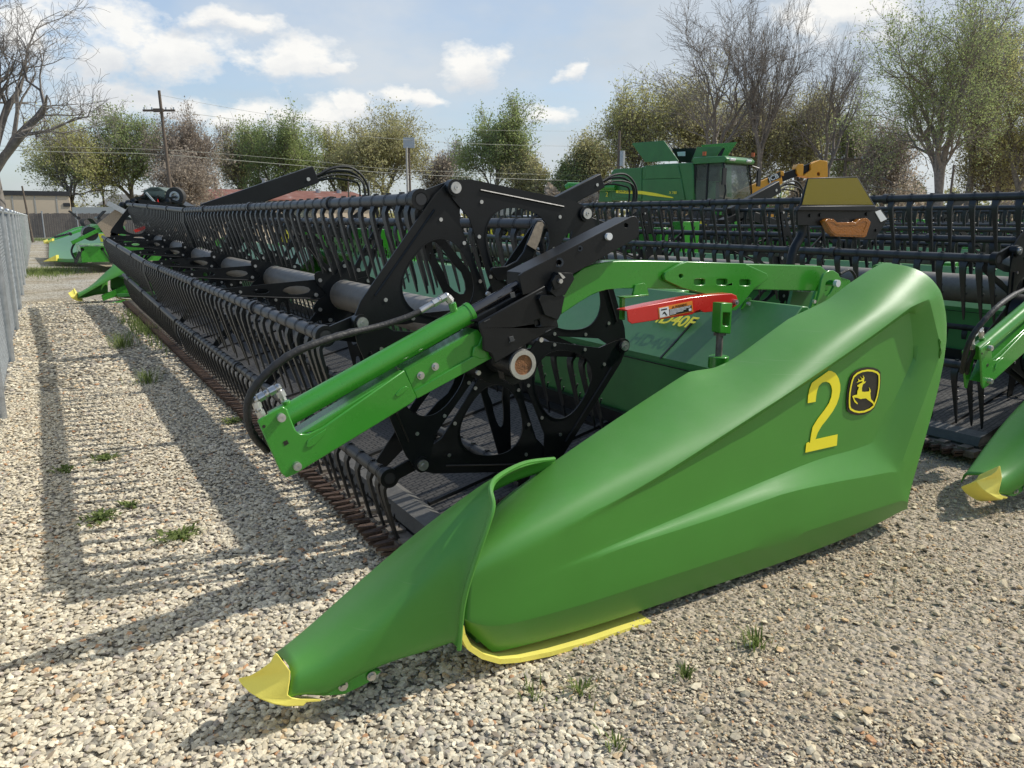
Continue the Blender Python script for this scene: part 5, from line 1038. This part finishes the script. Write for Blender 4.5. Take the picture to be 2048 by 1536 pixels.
# ------------------------------------------------------------------ FENCES
def slat_fence():
    X = -0.42; root = thing('chain_link_fence', 'tall chain link fence with pale slats along the left side of the gravel lane', 'fence', (X, 4.2, 0))
    ys = [4.2 + 2.9 * k for k in range(18)]; Ht = 1.63
    for y in ys: mb = MB(); mb.cyl((X + .03, y, 0), (X + .03, y, Ht + .03), .033, 12); mb.sph((X + .03, y, Ht + .03), .042, 10, 6); mb.build('post', 'galv', root)
    mb = MB(); mb.tube([(X + .03, ys[0] - 2.9, Ht), (X + .03, ys[-1], Ht)], .022, 8); mb.build('top_rail', 'galv', root)
    mb = MB(); y = 1.4
    while y < ys[-1]:
        mb.bx(X - .006 + .004 * ((int(y * 37)) % 2), X + .004 * ((int(y * 37)) % 2), y, y + .050, 0.04, Ht - .03); y += .0575
    stuff(mb.build('privacy_slat', 'slat', root))
    mb = MB(); y = 1.4
    while y < 26:
        for s in (1, -1):
            z0 = 0.03; yy = y; mb.frame((X + .0065, yy, z0), (0, s * (Ht - .05), Ht - .05), (0, 0.0035, 0), (0.0025, 0, 0))
        y += 0.085 if y < 14 else 0.17
    mb.build('wire_mesh', 'galv', root)
    # knuckled top edge
    mb = MB(); y = 3.0
    while y < 30: mb.tube([(X - .01, y, Ht - .03), (X + .01, y + .02, Ht + .045)], .004, 4, False); mb.tube([(X + .01, y + .02, Ht + .045), (X - .01, y + .04, Ht - .03)], .004, 4, False); y += .085
    mb.build('knuckled_edge', 'galv', root)
slat_fence()
def board_fence():
    p0, p1 = far(-60, 430, 60), far(420, 430, 66); d = (p1 - p0); d.z = 0; n = int(d.length / 2.4); u = d.normalized(); v = Vector((-u.y, u.x, 0))
    root = thing('board_fence', 'dark grey board fence closing the far end of the gravel lane', 'fence', (p0.x, p0.y, 0))
    p0.z = 0; mb = MB()
    for k in range(int(d.length / .16)): mb.frame(p0 + u * (k * .16), u * .15, v * .03, (0, 0, 1.85 + .02 * (k % 3)))
    mb.build('boards', 'greywall', root)
    for k in range(n + 1): mb = MB(); q = p0 + u * (k * 2.4) - v * .06; mb.cyl(q, q + Vector((0, 0, 2.05)), .05, 8); mb.build('post', 'galv', root)
board_fence()

# ------------------------------------------------------------------ BUILDINGS
def block(name, label, px0, px1, D0, D1, ytop, wall, depth=9.0, roof=None, rise=0.0, D=None, parapet=None, group=None, details=None):
    a, b = far(px0, 434, D0), far(px1, 434, D1); a.z = b.z = 0; h = far((px0 + px1) / 2, ytop, (D0 + D1) / 2).z
    u = (b - a).normalized(); n = Vector((-u.y, u.x, 0)); L_ = (b - a).length; up = Vector((0, 0, 1))
    root = thing(name, label, 'building', a, group)
    mb = MB(); mb.frame(a, u * L_, n * depth, up * h); mb.build('wall', wall, root)
    if roof:
        mb = MB(); e = .45
        if rise > 0: mb.prism([a - u * e - n * e + up * (h - .02), a - u * e + n * (depth / 2) + up * (h + rise), a - u * e + n * (depth + e) + up * (h - .02), a - u * e + n * (depth + e) + up * (h - .14), a - u * e + n * (depth / 2) + up * (h + rise - .12), a - u * e - n * e + up * (h - .14)], u * (L_ + 2 * e))
        else: mb.frame(a - u * .1 - n * .1 + up * h, u * (L_ + .2), n * (depth + .2), up * .45)
        mb.build('roof', roof, root)
    if details: details(root, a, u, n, up, h, L_)
    return root
def red_det(root, a, u, n, up, h, L_):
    mb = MB(); mb.frame(a - n * .04 + up * (h - .95), u * L_, n * .03, up * .95); mb.build('siding', 'metalsiding', root)
    for f, w, z0, z1 in ((.395, .95, .6, 1.7), (.62, .8, .3, 2.0), (.80, 1.6, .3, 2.1), (.2, 1.0, .8, 1.7)):
        q = a + u * (L_ * f) - n * .07; mb = MB(); mb.frame(q + up * z0, u * w, n * .04, up * (z1 - z0)); wd = mb.build('window', 'cardboard', root); mb = MB(); mb.frame(q - n * .02 + up * (z0 + .1) + u * .1, u * (w - .2), n * .02, up * (z1 - z0 - .2)); mb.build('pane', 'beige', wd)
    q = a + u * (L_ * .47) + n * 2.2 + up * (h + .4); mb = MB(); mb.cyl(q, q + up * 1.5, .2, 14); mb.cyl(q + up * 1.5, q + up * 1.62, .28, 14); mb.build('vent_pipe', 'galv', root)
    for f in (.8, .92): q = a + u * (L_ * f) + n * 4.5 + up * (h + .7); mb = MB(); mb.cyl(q, q + up * .5, .25, 10); mb.build('roof_vent', 'galv', root)
block('metal_building', 'long low building with a rusty red metal roof, centre left behind the header', 345, 746, 70, 82, 399, 'beige', 11, 'rustroof', 1.05, details=red_det)
def ware_det(root, a, u, n, up, h, L_):
    for f in (.2, .42, .64, .86): q = a + u * (L_ * f) - n * .03; mb = MB(); mb.frame(q, u * .12, n * .02, up * h); mb.build('wall_joint', 'concrete', root)
    for f, w, z in ((.82, 1.1, 1.6), (.93, .6, 2.6)): q = a + u * (L_ * f) - n * .06 + up * z; mb = MB(); mb.frame(q, u * w, n * .04, up * .35); mb.build('window', 'roofdark', root)
    q = a + u * (L_ * .08) + n * 2 + up * h; mb = MB(); mb.frame(q, u * 1.5, n * 1.5, up * 1.2); mb.build('roof_unit', 'galv', root)
block('warehouse', 'beige block warehouse with a dark flat roof edge, left of the bushy trees', -60, 143, 74, 78, 391, 'beige', 14, 'roofdark', 0, details=ware_det)
block('low_wall_building', 'low cream annex wall between the warehouse and the dark implement', 146, 290, 72, 70, 414, 'wallwhite', 5, None)
block('house', 'small house with grey gable roof behind the cream annex', 208, 243, 95, 95, 409, 'wallwhite', 7, 'roofgrey', 1.3, group='houses behind the yard')
block('house', 'second small house, dark grey roof, beside the dark implement', 236, 300, 104, 104, 410, 'wallwhite', 8, 'roofgrey', 1.4, group='houses behind the yard')
def truck(px, D, lab, col):
    c = far(px, 430, D); c.z = 0; root = thing('parked_truck', lab, 'truck', c); up = Vector((0, 0, 1))
    mb = MB(); mb.frame(c + up * .5, RT * 4.8, FW * 1.8, up * .7); mb.build('body', col, root, bevel=.1)
    mb = MB(); mb.frame(c + RT * 1.4 + up * 1.2 + FW * .1, RT * 1.6, FW * 1.6, up * .6); mb.build('cab', 'glass', root, bevel=.12)
    for s in (.9, 3.8): q = c + RT * s + up * .38; mb = MB(); mb.cyl(q - FW * .02, q + FW * .2, .38, 18); mb.build('wheel', 'tyre', root)
truck(150, 66, 'white truck parked before the warehouse', 'white'); truck(172, 88, 'yellow vehicle beyond the cream annex', 'jcb')

# ------------------------------------------------------------------ POLES AND WIRES
def pole(px, ytop, D, lab, lean=(0, 0), arm=True, can=False, r=.15, ybar=None, mat='wood', lamp=False, gname='utility poles'):
    t = far(px, ytop, D); base = Vector((t.x + lean[0], t.y, 0)); root = thing('utility_pole', lab, 'pole', base, gname)
    mb = MB(); mb.tube([base, t], [r, r * .65], 10); mb.build('shaft', mat, root)
    if arm:
        c = far(px, ybar, D) if ybar else t - Vector((0, 0, .5)); mb = MB(); mb.beam(c - RT * 1.15, c + RT * 1.15, .12, .14); mb.beam(c - FW * .1 - RT * .35, c - FW * .1 + RT * .35, .16, .25); ar = mb.build('crossarm', mat, root)
        for s in (-1.05, -.5, .5, 1.05): mb = MB(); q = c + RT * s; mb.cyl(q, q + Vector((0, 0, .22)), .05, 8); mb.build('insulator', 'galv', ar)
    if can: mb = MB(); q = far(px + 5, ytop + 55, D); mb.cyl(q - Vector((0, 0, .4)), q + Vector((0, 0, .4)), .16, 14); mb.build('transformer', 'galv', root)
    if lamp: mb = MB(); mb.frame(t - RT * .5 - FW * .1, RT * 1.0, FW * .4, (0, 0, .9)); mb.build('lamp_head', 'galv', root)
    return t
P1 = pole(318, 181, 58, 'tall leaning wooden utility pole rising from behind the header, upper left', (.25, 0), ybar=221, r=.15)
pole(813, 295, 70, 'slim grey pole, left one of the close pair at the centre', arm=False, r=.13, mat='concrete'); pole(818, 296, 72, 'slim pole with square lamp head, right one of the close pair at the centre', arm=False, lamp=True, r=.12)
pole(1239, 262, 44, 'dark pole with a grey transformer can, left of the combine', arm=False, can=True, r=.11)
pole(1697, 265, 62, 'wooden pole with crossarm behind the telehandler boom', ybar=319, r=.14); pole(696, 355, 74, 'short dark pole standing before the red roof', arm=False, r=.1); pole(430, 355, 85, 'short thick pole behind the left end of the red roof', arm=False, r=.2)
pole(44, 372, 50, 'thin leaning post in front of the warehouse', (.2, 0), arm=False, r=.08); pole(204, 372, 92, 'pole with a short crossarm beyond the cream annex', r=.15)
pole(738, 362, 78, 'thin street light mast at the right end of the red roof', arm=False, r=.07, mat='galv'); pole(1908, 330, 46, 'dark post between the trees at the right edge', arm=False, r=.09)
def wire(name, lab, pts, r=.02):
    mb = MB(); P = [far(*p) for p in pts]; mb.tube(catmull(P, 8), r, 5); tag(mb.build(name, 'wire', None), lab, 'power line', 'overhead wires')
wire('power_line', 'brightest overhead wire crossing from the left edge down to the centre', [(-120, 296, 50), (0, 300, 52), (160, 305, 55), (320, 309, 58), (560, 328, 64), (800, 347, 70), (1100, 360, 80), (1400, 366, 92)])
wire('power_line', 'thin overhead wire above the brightest one at the left edge', [(-120, 291, 50), (0, 292, 52), (330, 300, 58), (620, 322, 66), (820, 340, 72), (1200, 352, 86)], .012)
wire('power_line', 'high overhead wire crossing the dark green centre tree', [(320, 219, 58), (480, 240, 62), (700, 270, 68), (940, 287, 76), (1180, 293, 86), (1500, 296, 100)], .014)
wire('power_line', 'uppermost faint wire before the centre trees', [(318, 190, 58), (560, 232, 64), (800, 254, 70), (1100, 262, 84), (1500, 262, 104)], .010)
wire('power_line', 'low wire at the right between trees and pole', [(1740, 372, 60), (1840, 384, 56), (1950, 392, 52), (2100, 396, 50)], .014)

# ------------------------------------------------------------------ TREES
def tree(label, px, D, ytop, width_px, kind='leafyel', seed=0, leaves=9000, bare=False, spread=0.6, trunk=.28, bark='bark', lv=5, cloud=.55, leafsize=.17, name=None, group='trees round the yard', first=.27, ups=.55, lean=0.0, cut=True, twig=0, dens=.75):
    rng = random.Random(seed); base = far(px, 434, D); base.z = 0; H = far(px, ytop, D).z; Wd = width_px / FPX * D
    segs = []; tips = []
    def grow(p, d, L_, r, lev):
        n = 4 if lev < 2 else 3; q = p.copy(); dd = d.copy(); pts = [q.copy()]; rs = [r]
        for i in range(n):
            j = .16 + .05 * lev; dd = (dd + Vector((rng.gauss(0, j), rng.gauss(0, j), rng.gauss(0, j * .6) + ups * .07))).normalized()
            q = q + dd * (L_ / n); pts.append(q.copy()); rs.append(r * (1 - .45 * (i + 1) / n))
            if lev < lv and (i >= 1 or lev > 0):
                for _ in range((2 if rng.random() < dens else 1) if lev < lv - 1 else 2 + twig):
                    az = rng.uniform(0, 2 * pi); tl = rng.uniform(.45, 1.0) * spread * 1.15
                    e1 = dd.orthogonal().normalized(); e2 = dd.cross(e1); nd = (dd * cos(tl) + (e1 * cos(az) + e2 * sin(az)) * sin(tl)).normalized()
                    grow(q, nd, L_ * rng.uniform(.52, .80), rs[-1] * rng.uniform(.5, .72), lev + 1)
        segs.append((pts, rs, lev))
        if lev >= lv - 1: tips.append((pts[-1], L_)); tips.append((pts[-2], L_))
    t0 = Vector((0, 0, 0)); d0 = Vector((rng.gauss(0, .05) + lean, rng.gauss(0, .05), 1)).normalized(); Lt = H * first
    trunkp = [t0, t0 + d0 * Lt * .5, t0 + d0 * Lt]; segs.append((trunkp, [trunk * 1.15, trunk, trunk * .9], 0))
    nb = rng.choice((3, 4, 4, 5))
    for k in range(nb):
        az = 2 * pi * (k + rng.uniform(-.3, .3)) / nb; tl = rng.uniform(.15, 1.0) * spread; nd = Vector((cos(az) * sin(tl), sin(az) * sin(tl), cos(tl)))
        grow(trunkp[-1], nd, H * .36, trunk * rng.uniform(.5, .75), 1)
    zs = [p.z for p, _ in tips]; xs = [p.dot(RT) for p, _ in tips]; ys_ = [p.dot(FW) for p, _ in tips]
    zs_ = sorted(zs); xs_ = sorted(xs); k_ = max(1, len(zs) // 60)
    fz = (H - cloud * .6 - Lt) / max(.1, zs_[-k_] - Lt); cxm = (xs_[k_] + xs_[-k_]) / 2; fx = (Wd - 1.2 * cloud) / max(.1, xs_[-k_] - xs_[k_])
    def T(p):
        z = p.z if p.z < Lt else Lt + (p.z - Lt) * fz
        if p.z < Lt and hypot(p.x, p.y) > .6 and not bare: z = Lt * .92 + (p.z - Lt * .92) * .25
        f = min(1, max(0, p.z / max(Lt, .1))); ax = p.dot(RT); ay = p.dot(FW)
        hx = (ax - cxm * (max(0, (p.z - Lt)) / max(.1, (zs_[-k_] - Lt)))) * (1 + (fx - 1) * f); return base + RT * hx + FW * (ay * (1 + (fx - 1) * f)) + Vector((0, 0, z))
    mb = MB(); tw = MB()
    for pts, rs, lev in segs:
        P = [T(p) for p in pts]
        if lev <= 3: mb.tube(P, [max(r * (.8 if bare else 1), .010 + .00008 * D) for r in rs], 7 if lev < 2 else 4, False)
        else: tw.tube(P, [max(r * .7, .003 + .00009 * D) for r in rs], 3, False)
    root = thing(name or 'tree', label, 'tree', base, group)
    mb.build('trunk', bark, root, sharp=60, recalc=False)
    mt = tw.build('twigs', bark, root, sharp=60, recalc=False)
    if not bare:
        cl_ = cloud * (D / 75) ** .7; g = np.random.default_rng(seed + 100); tp = np.array([T(p)[:] for p, _ in tips]); n = int(leaves * 2.6)
        idx = g.integers(0, len(tp), n); off = g.normal(0, 1, (n, 3)); off /= (np.linalg.norm(off, axis=1, keepdims=True) + 1e-6); off *= (g.uniform(0, 1, (n, 1)) ** .5) * cl_ * g.uniform(.6, 1.5, len(tp))[idx][:, None]
        c = tp[idx] + off; s = leafsize * .62 * (D / 75) ** .8 * g.uniform(.5, 1.3, n)
        a = g.normal(0, 1, (n, 3)); a /= np.linalg.norm(a, axis=1, keepdims=True); b = np.cross(a, g.normal(0, 1, (n, 3))); b /= np.linalg.norm(b, axis=1, keepdims=True)
        V = np.stack([c - a * s[:, None], c + b * s[:, None] * .6, c + a * s[:, None], c - b * s[:, None] * .6], 1).reshape(-1, 3)
        me = bpy.data.meshes.new('crown'); me.vertices.add(len(V)); me.vertices.foreach_set('co', V.astype(np.float32).ravel())
        me.loops.add(n * 4); me.loops.foreach_set('vertex_index', np.arange(n * 4, dtype=np.int32)); me.polygons.add(n); me.polygons.foreach_set('loop_start', np.arange(0, n * 4, 4, dtype=np.int32)); me.update(calc_edges=True)
        cl = g.uniform(0, 1, len(tp))[idx] * .6 + g.uniform(0, .4, n); at_ = me.attributes.new('lv', 'FLOAT', 'POINT'); at_.data.foreach_set('value', np.repeat(cl, 4).astype(np.float32))
        me.materials.append(M[kind]); link('crown', me, root)
    return root
tree('large bare tree with a forked trunk at the left edge of the picture', 2, 30, -60, 440, bare=True, seed=11, dens=.35, trunk=.42, bark='barkgrey', lv=5, spread=.75, first=.30, twig=1, name='bare_tree', group='bare trees')
tree('broad yellow green tree standing behind the warehouse', 140, 86, 240, 185, 'leafyel', 2, 6480, spread=.75, cloud=.6)
tree('green tree directly left of the tall leaning pole', 268, 90, 222, 150, 'leafgrn', 3, 5760, spread=.65)
tree('sparse twiggy tree right of the tall leaning pole', 388, 88, 232, 130, 'leafbrn', 4, 3200, spread=.55, cloud=.6)
tree('low reddish twiggy tree behind the left end of the red roof', 380, 62, 305, 110, 'leafbrn', 24, 2600, spread=.8, cloud=.5, trunk=.15)
tree('dense green tree behind the middle of the red roof', 565, 100, 238, 150, 'leafgrn', 5, 9360, spread=.65, cloud=.75)
tree('thin pale tree at the left flank of the dense green one', 490, 104, 255, 90, 'leafoli', 6, 2600, spread=.6)
tree('wide olive tree behind the right end of the red roof', 770, 102, 225, 170, 'leafoli', 7, 9360, spread=.7, cloud=.8, trunk=.35)
tree('lighter olive tree leaning at the left flank of the wide olive one', 690, 106, 258, 110, 'leafyel', 17, 4200, spread=.7, cloud=.6)
tree('pale budding tree in the gap left of the dark green centre tree', 885, 108, 290, 90, 'leafbrn', 8, 1800, spread=.6, cloud=.5, bark='barkgrey')
tree('dark green tree standing alone at the centre of the skyline', 992, 98, 208, 150, 'leafgrn', 9, 9360, spread=.62, cloud=.72)
tree('low brownish tree at the right foot of the centre tree', 1050, 95, 305, 90, 'leafoli', 19, 4500, spread=.8, cloud=.6, trunk=.2)
tree('dark low tree left of the transformer pole', 1130, 92, 320, 80, 'leafgrn', 20, 5000, spread=.8, cloud=.6, trunk=.2)
tree('round olive tree rising behind the combine auger', 1175, 92, 272, 110, 'leafoli', 10, 5760, spread=.7, cloud=.7)
tree('tall pale olive tree at the left shoulder of the big grove', 1275, 84, 172, 150, 'leafyel', 12, 6120, spread=.55, cloud=.65)
tree('tall bare tree with fan shaped branches, left one of the grove', 1430, 70, 4, 290, bare=True, seed=13, dens=.35, trunk=.34, lv=5, spread=.48, first=.3, twig=1, name='bare_tree', group='bare trees')
tree('tall bare tree with upright branches above the combine cab', 1512, 68, 8, 170, bare=True, seed=14, dens=.35, trunk=.3, lv=5, spread=.36, first=.32, twig=1, name='bare_tree', group='bare trees')
tree('brownish leafing tree filling the grove behind the combine', 1370, 86, 150, 190, 'leafoli', 15, 6480, spread=.7, cloud=.8)
tree('dark leafing tree above the combine cab, under the bare crowns', 1480, 86, 190, 190, 'leafoli', 16, 6840, spread=.8, cloud=.8)
tree('bare tree with a rounded thin crown, right of the grove', 1650, 68, 66, 170, bare=True, seed=18, dens=.35, trunk=.28, lv=5, spread=.55, first=.33, twig=0, name='bare_tree', group='bare trees')
tree('dark olive tree behind the telehandler boom', 1590, 82, 180, 160, 'leafoli', 21, 6480, spread=.75, cloud=.8)
tree('small tree with thin leaves at the foot of the round bare tree', 1690, 72, 210, 100, 'leafgrn', 22, 3500, spread=.7, cloud=.7)
tree('huge green tree with several dark trunks, upper right', 1862, 52, -25, 300, 'leafgrn', 23, 10800, spread=.62, cloud=.6, trunk=.42, first=.2, leafsize=.14)
tree('yellowish tree at the right edge of the picture', 2040, 56, 90, 220, 'leafyel', 25, 6840, spread=.7, cloud=.65, leafsize=.15)
tree('second yellow green crown woven into the huge tree', 1930, 60, 20, 170, 'leafyel', 26, 5040, spread=.55, cloud=.65, first=.25)
tree('low brown tree in the gap left of the huge tree', 1760, 66, 240, 130, 'leafbrn', 27, 3500, spread=.85, cloud=.7)
tree('low dark tree at the right foot of the huge tree', 1990, 60, 235, 170, 'leafoli', 28, 5760, spread=.85, cloud=.8)
def brush(name, label, x0, x1, D, ytop, kind, n, seed):
    g = np.random.default_rng(seed); px = g.uniform(x0, x1, n); hmax = far(1000, ytop, D).z; prof = .62 + .38 * np.sin(px / 23.0 + seed) * np.sin(px / 61.0) ; h = hmax * prof * g.uniform(0, 1, n) ** .75
    pos = np.array([far(p, 434, D + d)[:2] for p, d in zip(px, g.uniform(-2.5, 2.5, n))]); c = np.stack([pos[:, 0], pos[:, 1], h], 1); s = .32 * g.uniform(.5, 1.3, n)
    a = g.normal(0, 1, (n, 3)); a /= np.linalg.norm(a, axis=1, keepdims=True); b = np.cross(a, g.normal(0, 1, (n, 3))); b /= np.linalg.norm(b, axis=1, keepdims=True)
    V = np.stack([c - a * s[:, None], c + b * s[:, None] * .5, c + a * s[:, None], c - b * s[:, None] * .5], 1).reshape(-1, 3)
    me = bpy.data.meshes.new(name); me.vertices.add(len(V)); me.vertices.foreach_set('co', V.astype(np.float32).ravel()); me.loops.add(n * 4); me.loops.foreach_set('vertex_index', np.arange(n * 4, dtype=np.int32)); me.polygons.add(n); me.polygons.foreach_set('loop_start', np.arange(0, n * 4, 4, dtype=np.int32)); me.update(calc_edges=True)
    at_ = me.attributes.new('lv', 'FLOAT', 'POINT'); at_.data.foreach_set('value', np.repeat(g.uniform(0, 1, n), 4).astype(np.float32)); me.materials.append(M[kind]); o = link(name, me); stuff(o); o['label'] = label
brush('undergrowth', 'brown brush behind the headers on the right', 1090, 2200, 82, 358, 'leafbrn', 14000, 1)
brush('treeline', 'far low wooded edge behind the buildings', -200, 1150, 120, 392, 'leafoli', 16000, 2)
brush('treeline', 'dim far wood behind the grove', 1100, 2250, 110, 340, 'leafoli', 12000, 3)

# ------------------------------------------------------------------ WEEDS
def tuft(px, py, n, h, lab, flat=False, spread=.09):
    g = random.Random(px); c = at(px, py, Z=0); mb = MB(); vals = []
    for k in range(n):
        a = g.uniform(0, 2 * pi); r = abs(g.gauss(0, spread * .4)); b0 = c + Vector((cos(a) * r, sin(a) * r, 0)); L_ = h * g.uniform(.5, 1.15)
        o = Vector((cos(a + g.gauss(0, .5)), sin(a + g.gauss(0, .5)), 0)); w = Vector((-o.y, o.x, 0)) * (.0028 if not flat else .007); out = g.uniform(.2, .9) if not flat else g.uniform(.8, 1.6)
        p1 = b0 + o * L_ * .35 * out + Vector((0, 0, L_ * .6)); p2 = b0 + o * L_ * out + Vector((0, 0, L_ * (.85 if not flat else .5)))
        mb.add([b0 - w, b0 + w, p1 + w * .8, p1 - w * .8, p2], [(0, 1, 2, 3), (3, 2, 4)]); v = g.random(); vals += [v] * 5
    o = mb.build('weed_tuft', 'grass', None, recalc=False); at_ = o.data.attributes.new('lv', 'FLOAT', 'POINT'); at_.data.foreach_set('value', vals)
    tag(o, lab, 'weed', 'weeds in the gravel'); return o
tuft(243, 695, 150, .24, 'tall grass tuft in the lane, farthest of the two long bladed ones', spread=.2)
tuft(297, 765, 110, .17, 'spiky grass tuft in the lane, left of the long cutterbar', spread=.2)
tuft(300, 668, 90, .16, 'grass clump right beside the cutterbar, before the far nose', spread=.3)
tuft(207, 1037, 110, .045, 'low leafy weed in the shadow at the left, lower left of its neighbour', True, .10)
tuft(358, 1075, 110, .045, 'low leafy weed inside the dark reel shadow', True, .10)
tuft(212, 918, 80, .04, 'small weed above the two leafy ones on the left', True, .10)
tuft(262, 1012, 40, .035, 'tiny weed sprig right of the left leafy weed', True, .07)
tuft(130, 942, 50, .04, 'dull weed patch near the foot of the fence shadow', True, .12)
tuft(1512, 1290, 70, .06, 'thin pale weed in the gravel below the shield', False, .10)
tuft(1160, 1385, 60, .05, 'small weed right of the yellow skid shoe', False, .09)
tuft(1070, 1395, 30, .05, 'faint seedling left of the small weed', False, .08)
tuft(1370, 1355, 40, .05, 'small dark weed between the pale ones', False, .03)
tuft(1230, 1490, 35, .045, 'tiny weed at the bottom edge of the picture', False, .06)
tuft(465, 845, 60, .05, 'weed under the hose loop beside the cutterbar', True, .10)
tuft(690, 700, 1, .01, 'tiny sprig under the reel', True, .02) if False else None
def litter():
    g = random.Random(9); mb = MB(); vals = []
    for k in range(170):
        px = g.uniform(60, 2040); py = g.uniform(1080, 1530); c = at(px, py, Z=0.012)
        if c.x > .4 and c.y > 1.98: continue
        a = g.uniform(0, 2 * pi); L_ = g.uniform(.008, .022); u = Vector((cos(a), sin(a), g.uniform(-.2, .3))) * L_; v = Vector((-sin(a), cos(a), g.uniform(-.2, .3))) * L_ * g.uniform(.15, .55)
        mb.add([c - u, c + v + Vector((0, 0, .003)), c + u + Vector((0, 0, .004)), c - v], [(0, 1, 2, 3)]); q = g.random(); vals += [q] * 4
    o = mb.build('leaf_litter', 'leafbrn', None, recalc=False); at_ = o.data.attributes.new('lv', 'FLOAT', 'POINT'); at_.data.foreach_set('value', vals); stuff(o); o['label'] = 'dry leaf scraps on the gravel'
litter()
def grass_patch(px, py, D1, n, lab, seed, rx, ry):
    g = random.Random(seed); c = at(px, py, Z=0); mb = MB(); vals = []
    for k in range(n):
        b0 = c + Vector((g.gauss(0, rx), g.gauss(0, ry), 0)); a = g.uniform(0, 2 * pi); L_ = g.uniform(.05, .13); o = Vector((cos(a), sin(a), 0)); w = Vector((-o.y, o.x, 0)) * .008
        mb.add([b0 - w, b0 + w, b0 + o * L_ * .5 + Vector((0, 0, L_))], [(0, 1, 2)]); v = g.random(); vals += [v] * 3
    o = mb.build('grass', 'grass', None, recalc=False); at_ = o.data.attributes.new('lv', 'FLOAT', 'POINT'); at_.data.foreach_set('value', vals); stuff(o); o['label'] = lab
grass_patch(90, 545, 0, 2500, 'short grass strip across the lane', 1, .5, 1.0)
grass_patch(70, 480, 0, 2500, 'mossy grass at the far end of the lane', 2, 1.0, 2.5)
grass_patch(290, 655, 0, 700, 'short grass along the cutterbar', 3, .12, 1.0)
